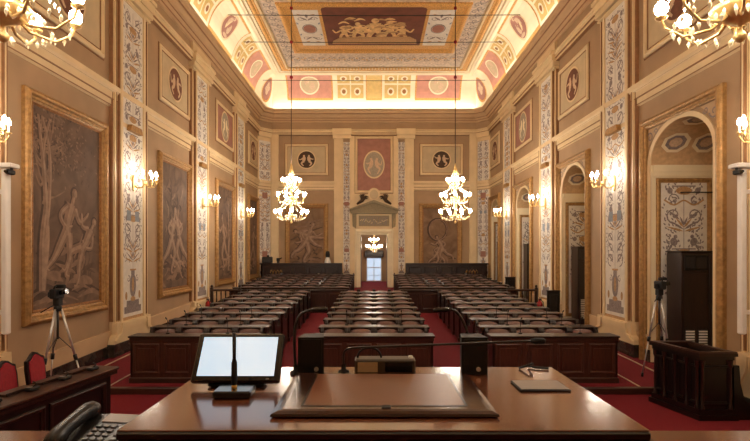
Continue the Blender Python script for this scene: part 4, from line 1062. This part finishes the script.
def mk_chair():                                                  # faces +x
    t = thing('velvet_chair', 'x', 'chair')
    for sx, sy in ((0, -.22), (0, .22), (.42, -.22), (.42, .22)):
        MB().tube([(sx, sy, 0), (sx, sy, .42)], [.018, .025], 8).build('leg', 'wood_black', t)
    MB().bbox(-.03, .47, -.26, .26, .40, .45, .012).build('seat_frame', 'wood_black', t); MB().bbox(0, .45, -.24, .24, .45, .52, .03).build('cushion', 'red_velvet', t)
    hp = [(-.25, .45), (.25, .45), (.27, .9), (.25, 1.02), (.17, 1.04), (.08, 1.09), (0, 1.11), (-.08, 1.09), (-.17, 1.04), (-.25, 1.02), (-.27, .9)]
    MB().prism(hp, lambda a, b, c: (-.03+c-.12*(b-.45), a, b), -.025, .02).build('back_frame', 'wood_black', t)
    ip = [(a*.8, .5+(b-.45)*.88) for a, b in hp]
    MB().prism(ip, lambda a, b, c: (-.03+c-.12*(b-.45), a, b), -.03, .035).build('backrest', 'red_velvet', t)
    for s in (-1, 1): MB().tube([(-.06, s*.25, .7), (.2, s*.27, .69), (.4, s*.26, .67), (.42, s*.25, .45)], .02, 8).build('armrest', 'wood_black', t)
    return t
vc0 = mk_chair(); vc0.location = (-4.66, 6.79, -.1); vc0.rotation_euler = (0, 0, .16); vc0.scale = (.9, .88, 1.02)
tag(vc0, 'red velvet chair at the angled desk, the one closer to the tripod', 'chair', 'red velvet chairs')
dup(vc0, (-4.66, 6.24, -.1), .16, 'red velvet chair at the angled desk, second from the tripod')

# ------------------------------------------------------------------ pulpit
t = thing('pulpit', 'dark carved wooden pulpit with column panels beside the first alcove', 'pulpit', (5.05, 7.7, -.1))
A = [(4.90, 7.3), (5.40, 7.3), (5.30, 8.2), (4.73, 8.2)]
def quad(x, e): cx = sum(p[0] for p in x)/4; cy = sum(p[1] for p in x)/4; return [(cx+(a-cx)*e[0], cy+(b-cy)*e[1]) for a, b in x]
I = lambda a, b, c: (a, b, c)
pb = -.25
PT = .93
def shell(mb, e, th, z0, z1):
    o = quad(A, e); i = quad(A, (e[0]-th*2/.55, e[1]-th*2/.9))
    for k in range(4):
        j = (k+1) % 4; mb.prism([o[k], o[j], i[j], i[k]], I, z0, z1)
    return mb
shell(MB(), (.96, .98), .05, -.1, PT-.13).build('body', 'wood_black', t)
shell(MB(), (1.18, 1.1), .09, -.1, -.02).build('plinth', 'wood_black', t); shell(MB(), (1.08, 1.05), .07, -.02, .06).build('plinth_moulding', 'wood_black', t)
shell(MB(), (1.06, 1.03), .07, PT-.13, PT-.07).build('cornice', 'wood_black', t); shell(MB(), (1.16, 1.09), .1, PT-.07, PT-.02).build('cornice', 'wood_dark', t)
shell(MB(), (1.14, 1.08), .09, PT-.02, PT).build('rim', 'wood', t)
def edge(p0, p1, n, nm):
    p0, p1 = Vector((*p0, 0)), Vector((*p1, 0)); d = p1-p0; L = d.length; d.normalize(); nn = Vector((d.y, -d.x, 0))
    P = lambda u, v, h: p0+d*u+nn*h+Vector((0, 0, v))
    for k in range(n):
        a = L*k/n; MB().frame(P, a+.035, a+L/n-.035, .14, .72, .035, .03).build('carved_panel', 'wood_black', t)
    for k in range(n+1):
        q = P(min(L-.03, max(.03, L*k/n)), 0, .015)
        MB().lathe([(.035, .06), (.035, .1), (.022, .13), (.026, .35), (.02, .68), (.035, .72), (.04, .8)], (q.x, q.y, 0), 8).build('colonnette', 'wood_dark', t)
edge(quad(A, (.96, .98))[0], quad(A, (.96, .98))[1], 1, ''); edge(quad(A, (.96, .98))[3], quad(A, (.96, .98))[0], 4, '')
MB().prism([(5.42, .72), (5.5, .72), (5.52, .45), (5.58, .2), (5.7, .12), (5.7, -.1), (5.42, -.1)], lambda a, b, c: (a, c, b), 7.3, 7.36).build('side_wing', 'wood_black', t)

# ------------------------------------------------------------------ podium and presidential desk
struct(MB().bbox(-3.4, 3.4, -2.6, 3.25, -.1, .97, .02).build('floor_podium', 'carpet'))
DZ = 1.75
t = thing('presidential_desk', 'large polished wooden desk on the podium carrying monitor and microphones', 'desk', (.03, 2.3, .97))
X0, X1, Y0, Y1 = -.95, 1.02, 1.79, 2.79
MB().bbox(X0, X1, Y0, Y1, DZ-.008, DZ, .003).build('top_board', 'desk_wood', t)
MB().bbox(X0-.004, X1+.004, Y0-.004, Y1+.004, DZ-.04, DZ-.008, .006).build('edge_band', 'desk_edge', t)
MB().bbox(X0-.01, X1+.03, Y0-.035, Y1-.1, DZ-.075, DZ-.04, .014).build('lower_moulding', 'pad_wood', t)
MB().box(X0+.1, X1-.1, Y1-.2, Y1-.15, .97, DZ-.085).box(X0+.1, X0+.15, Y0+.2, Y1-.15, .97, DZ-.085).box(X1-.15, X1-.1, Y0+.2, Y1-.15, .97, DZ-.085).build('body', 'wood_v', t)
for s, side, a, b in ((-1, 'under the telephone', -2.7, X0-.02), (1, 'beside the grey tablet', X1+.04, 2.7)):
    c = thing('side_desk', 'lower polished wooden side desk, %s' % side, 'desk', ((a+b)/2, 2.0, .97))
    MB().bbox(a, b, 1.35, 2.34, 1.515, 1.55, .008).build('top_board', 'desk_wood', c); MB().bbox(a+.02, b-.02, 1.4, 2.32, 1.47, 1.515, .006).build('apron', 'desk_edge', c)
    MB().box(a+.1, b-.1, 2.2, 2.25, .97, 1.47).build('front_panel', 'wood_v', c)
# sloped writing board
t = thing('writing_board', 'leather topped wooden writing board lying on the presidential desk', 'board', (.045, 2.26, DZ))
bx0, bx1, by0, by1 = -.40, .485, 1.925, 2.57
prof = [(-.0, 0), (-.012, .008), (-.008, .017), (.012, .023), (.03, .025)]
vs = []
for d, z in prof: vs += [(bx0+d, by0+d, DZ+z), (bx1-d, by0+d, DZ+z), (bx1-d, by1-d, DZ+z), (bx0+d, by1-d, DZ+z)]
b = MB(); b.add(vs, [(i*4+k, i*4+(k+1) % 4, i*4+4+(k+1) % 4, i*4+4+k) for i in range(4) for k in range(4)]); d = .03
b.add([(bx0+d, by0+d, DZ+.025), (bx1-d, by0+d, DZ+.025), (bx1-d, by1-d, DZ+.025), (bx0+d, by1-d, DZ+.025)], [(0, 1, 2, 3)]); b.add(vs[:4], [(3, 2, 1, 0)])
b.build('frame', 'pad_wood', t)
MB().box(bx0+.11, bx1-.11, by0+.075, by1-.05, DZ+.025, DZ+.027).build('leather_inlay', 'pad_leather', t)
MB().box(bx0+.10, bx1-.10, by0+.066, by0+.074, DZ+.025, DZ+.0265).box(bx0+.10, bx0+.108, by0+.07, by1-.04, DZ+.025, DZ+.0265).box(bx1-.108, bx1-.1, by0+.07, by1-.04, DZ+.025, DZ+.0265).build('inlay_line', 'desk_edge', t)
MB().bbox(.03, .07, by0+.035, by0+.07, DZ+.022, DZ+.031, .004).build('lock', 'black', t)

# monitor
t = thing('monitor', 'black computer monitor with bright pale blue screen on the desk', 'monitor', (-.672, 2.42, DZ))
tilt = math.atan2(.14, .21); Tm = Matrix.Translation((-.672, 2.33, 1.785)) @ Matrix.Rotation(-tilt, 4, 'X')
MB().bbox(-.215, .215, 0, .035, 0, .255, .008, 0, Tm).build('housing', 'black_gloss', t)
MB().box(-.187, .187, -.0015, .002, .03, .232, 0, Tm).build('screen', 'screen', t)
MB().box(.15, .165, -.002, 0, .012, .017, 0, Tm).build('indicator', 'grey', t)
MB().bbox(-.14, .14, .0, .07, -.03, -.018, .004, 0, Matrix.Translation((-.672, 2.36, 1.785))).build('foot', 'black', t)
MB().bbox(-.05, .05, .05, .16, -.035, .1, .01, 0, Matrix.Translation((-.672, 2.36, 1.785))).build('stand', 'black', t)
# stem microphone on a box in front of the monitor
t = thing('microphone', 'upright black stem microphone on a box before the monitor', 'microphone', (-.64, 2.23, DZ))
MB().bbox(-.725, -.555, 2.165, 2.285, DZ, DZ+.035, .006).build('box_base', 'black_gloss', t)
MB().lathe([(.013, 0), (.014, .009), (.01, .014)], (-.641, 2.225, DZ+.035), 12).build('socket', 'brass', t)
MB().tube([(-.641, 2.225, DZ+.05), (-.641, 2.225, DZ+.08), (-.641, 2.225, DZ+.15), (-.641, 2.225, DZ+.17), (-.641, 2.225, DZ+.29)], [.012, .014, .013, .008, .009], 10).build('stem', 'black', t)
# desk loudspeakers
for x0, x1, ex, l in ((-.41, -.27, .01, 'black desk loudspeaker behind the writing board, next to the monitor'), (.472, .612, 0, 'black desk loudspeaker behind the writing board, next to the grey tablet')):
    t = thing('desk_loudspeaker', l, 'loudspeaker', ((x0+x1)/2, 2.66, DZ))
    MB().prism([(x0, 2.61), (x1, 2.61), (x1-.015, 2.74), (x0+.015, 2.74)], lambda a, b, c: (a, b+.03*c, DZ+c), 0, .2).build('cabinet', 'black', t)
    MB().box(x0+.012, x1-.012, 2.607, 2.612, DZ+.055, DZ+.19).build('grille', 'black', t)
    cx = (x0+x1)/2
    MB().prism([(cx+ex+.02+.012*math.cos(a), DZ+.03+.012*math.sin(a)) for a in [2*PI*i/12 for i in range(12)]], lambda a, b, c: (a, c, b), 2.603, 2.612).build('knob', 'silver', t)
# console clock with arched handle
t = thing('desk_console_clock', 'low brown desk console with black display and arched handle', 'console', (.05, 2.66, DZ))
MB().bbox(-.105, .225, 2.615, 2.72, DZ, DZ+.08, .008).build('case', 'console_brown', t)
MB().box(.06, .205, 2.610, 2.617, DZ+.016, DZ+.066).build('display', 'black_gloss', t); MB().box(-.088, .02, 2.611, 2.617, DZ+.014, DZ+.066).build('dial', 'panel_cream', t)
MB().tube([(-.09+.065*(1-math.cos(PI*i/10)), 2.67, DZ+.08+.055*math.sin(PI*i/10)) for i in range(11)], .006, 6).build('handle', 'black', t); MB().lathe([(.012, 0), (.012, .012), (.001, .014)], (.2, 2.66, DZ+.08), 10).build('button', 'paper', t)
# gooseneck microphones
def goose(pts, hd, base, label, head='black', hr=.02, r=.006):
    t = thing('gooseneck_microphone', label, 'microphone', (base[0], base[1], DZ))
    MB().lathe([(.03, 0), (.03, .012), (.014, .02), (.012, .05)], base, 12).build('base', 'black', t)
    P = [Vector(p) for p in pts]; o = []
    for i in range(len(P)-1):
        a, b, c, d = P[max(i-1, 0)], P[i], P[i+1], P[min(i+2, len(P)-1)]
        for j in range(6):
            u = j/6; o.append(.5*((2*b)+(-a+c)*u+(2*a-5*b+4*c-d)*u*u+(-a+3*b-3*c+d)*u**3))
    o.append(P[-1]); MB().tube(o, r, 8).build('neck', 'dark_grey', t)
    MB().tube([hd[0], [hd[0][k]*.7+hd[1][k]*.3 for k in range(3)], [hd[0][k]*.15+hd[1][k]*.85 for k in range(3)], hd[1]], [hr*.6, hr, hr, hr*.5], 10).build('capsule', head, t)
bz = DZ
goose([(-.166, 2.6+.05, bz+.03), (-.166, 2.64, bz+.09), (-.155, 2.63, bz+.125), (-.11, 2.61, bz+.145), (.1, 2.55, bz+.165), (.45, 2.46, bz+.195), (.78, 2.40, bz+.22)], ((.775, 2.40, bz+.22), (.845, 2.385, bz+.222)), (-.166, 2.65, bz), 'black gooseneck microphone with long bent boom behind the brown console', hr=.016)
goose([(-.425, 2.63, bz+.03), (-.432, 2.63, bz+.18), (-.42, 2.63, bz+.28), (-.385, 2.63, bz+.33), (-.34, 2.63, bz+.345)], ((-.35, 2.63, bz+.344), (-.25, 2.62, bz+.352)), (-.425, 2.63, bz), 'black gooseneck microphone curving towards the speaker by the monitor', 'black_gloss', .015, .008)
goose([(.55, 2.77, bz+.03), (.54, 2.77, bz+.17), (.51, 2.77, bz+.26), (.47, 2.77, bz+.32), (.43, 2.76, bz+.335)], ((.44, 2.76, bz+.334), (.335, 2.75, bz+.33)), (.55, 2.765, bz), 'black gooseneck microphone rising behind the loudspeaker next to the tablet', 'black_gloss', .015, .008)
# tablet, cable
t = thing('tablet', 'grey tablet lying flat on the polished desk', 'tablet', (.81, 2.37, DZ))
MB().bbox(.69, .932, 2.285, 2.46, DZ, DZ+.01, .004).build('case', 'black', t); MB().box(.698, .924, 2.293, 2.452, DZ+.0095, DZ+.0115).build('cover', 'tablet', t)
tag(MB().tube([(.82, 2.74, DZ+.006), (.86, 2.7, DZ+.03), (.89, 2.72, DZ+.035), (.88, 2.77, DZ+.01), (.92, 2.74, DZ+.008), (.98, 2.72, DZ+.008)], .007, 6).build('cable', 'black'), 'short black cable looped at the far edge of the desk', 'cable')
# telephone
t = thing('telephone', 'dark grey office telephone with handset on the lower side desk', 'telephone', (-1.2, 2.1, 1.55))
Tp = Matrix.Translation((-1.20, 1.93, 1.572)) @ Matrix.Rotation(-.12, 4, 'Z') @ Matrix.Rotation(.26, 4, 'X')
MB().bbox(-.13, .15, 0, .29, 0, .035, .012, 0, Tp).build('body', 'phone_grey', t)
MB().box(-.11, .13, .2, .26, -.07, 0, 0, Tp).build('stand', 'black', t)
MB().box(-.02, .13, .215, .275, .034, .04, 0, Tp).build('display', 'tablet', t)
for i in range(3):
    for j in range(5): MB().bbox(-.02+i*.034, .006+i*.034, .055+j*.03, .075+j*.03, .033, .042, .003, 0, Tp).build('key', 'dark_grey', t)
for j in range(6): MB().bbox(.095, .13, .04+j*.027, .056+j*.027, .033, .04, .003, 0, Tp).build('line_key', 'dark_grey', t)
h = [Tp @ Vector((-.098, .0+.3*i/12, .06+.018*math.sin(PI*i/12)+(.0 if 2 < i < 10 else -.004))) for i in range(13)]
MB().tube(h, [.02, .036, .04, .037, .034, .032, .032, .032, .034, .037, .041, .037, .02], 12).build('handset', 'phone_grey', t)
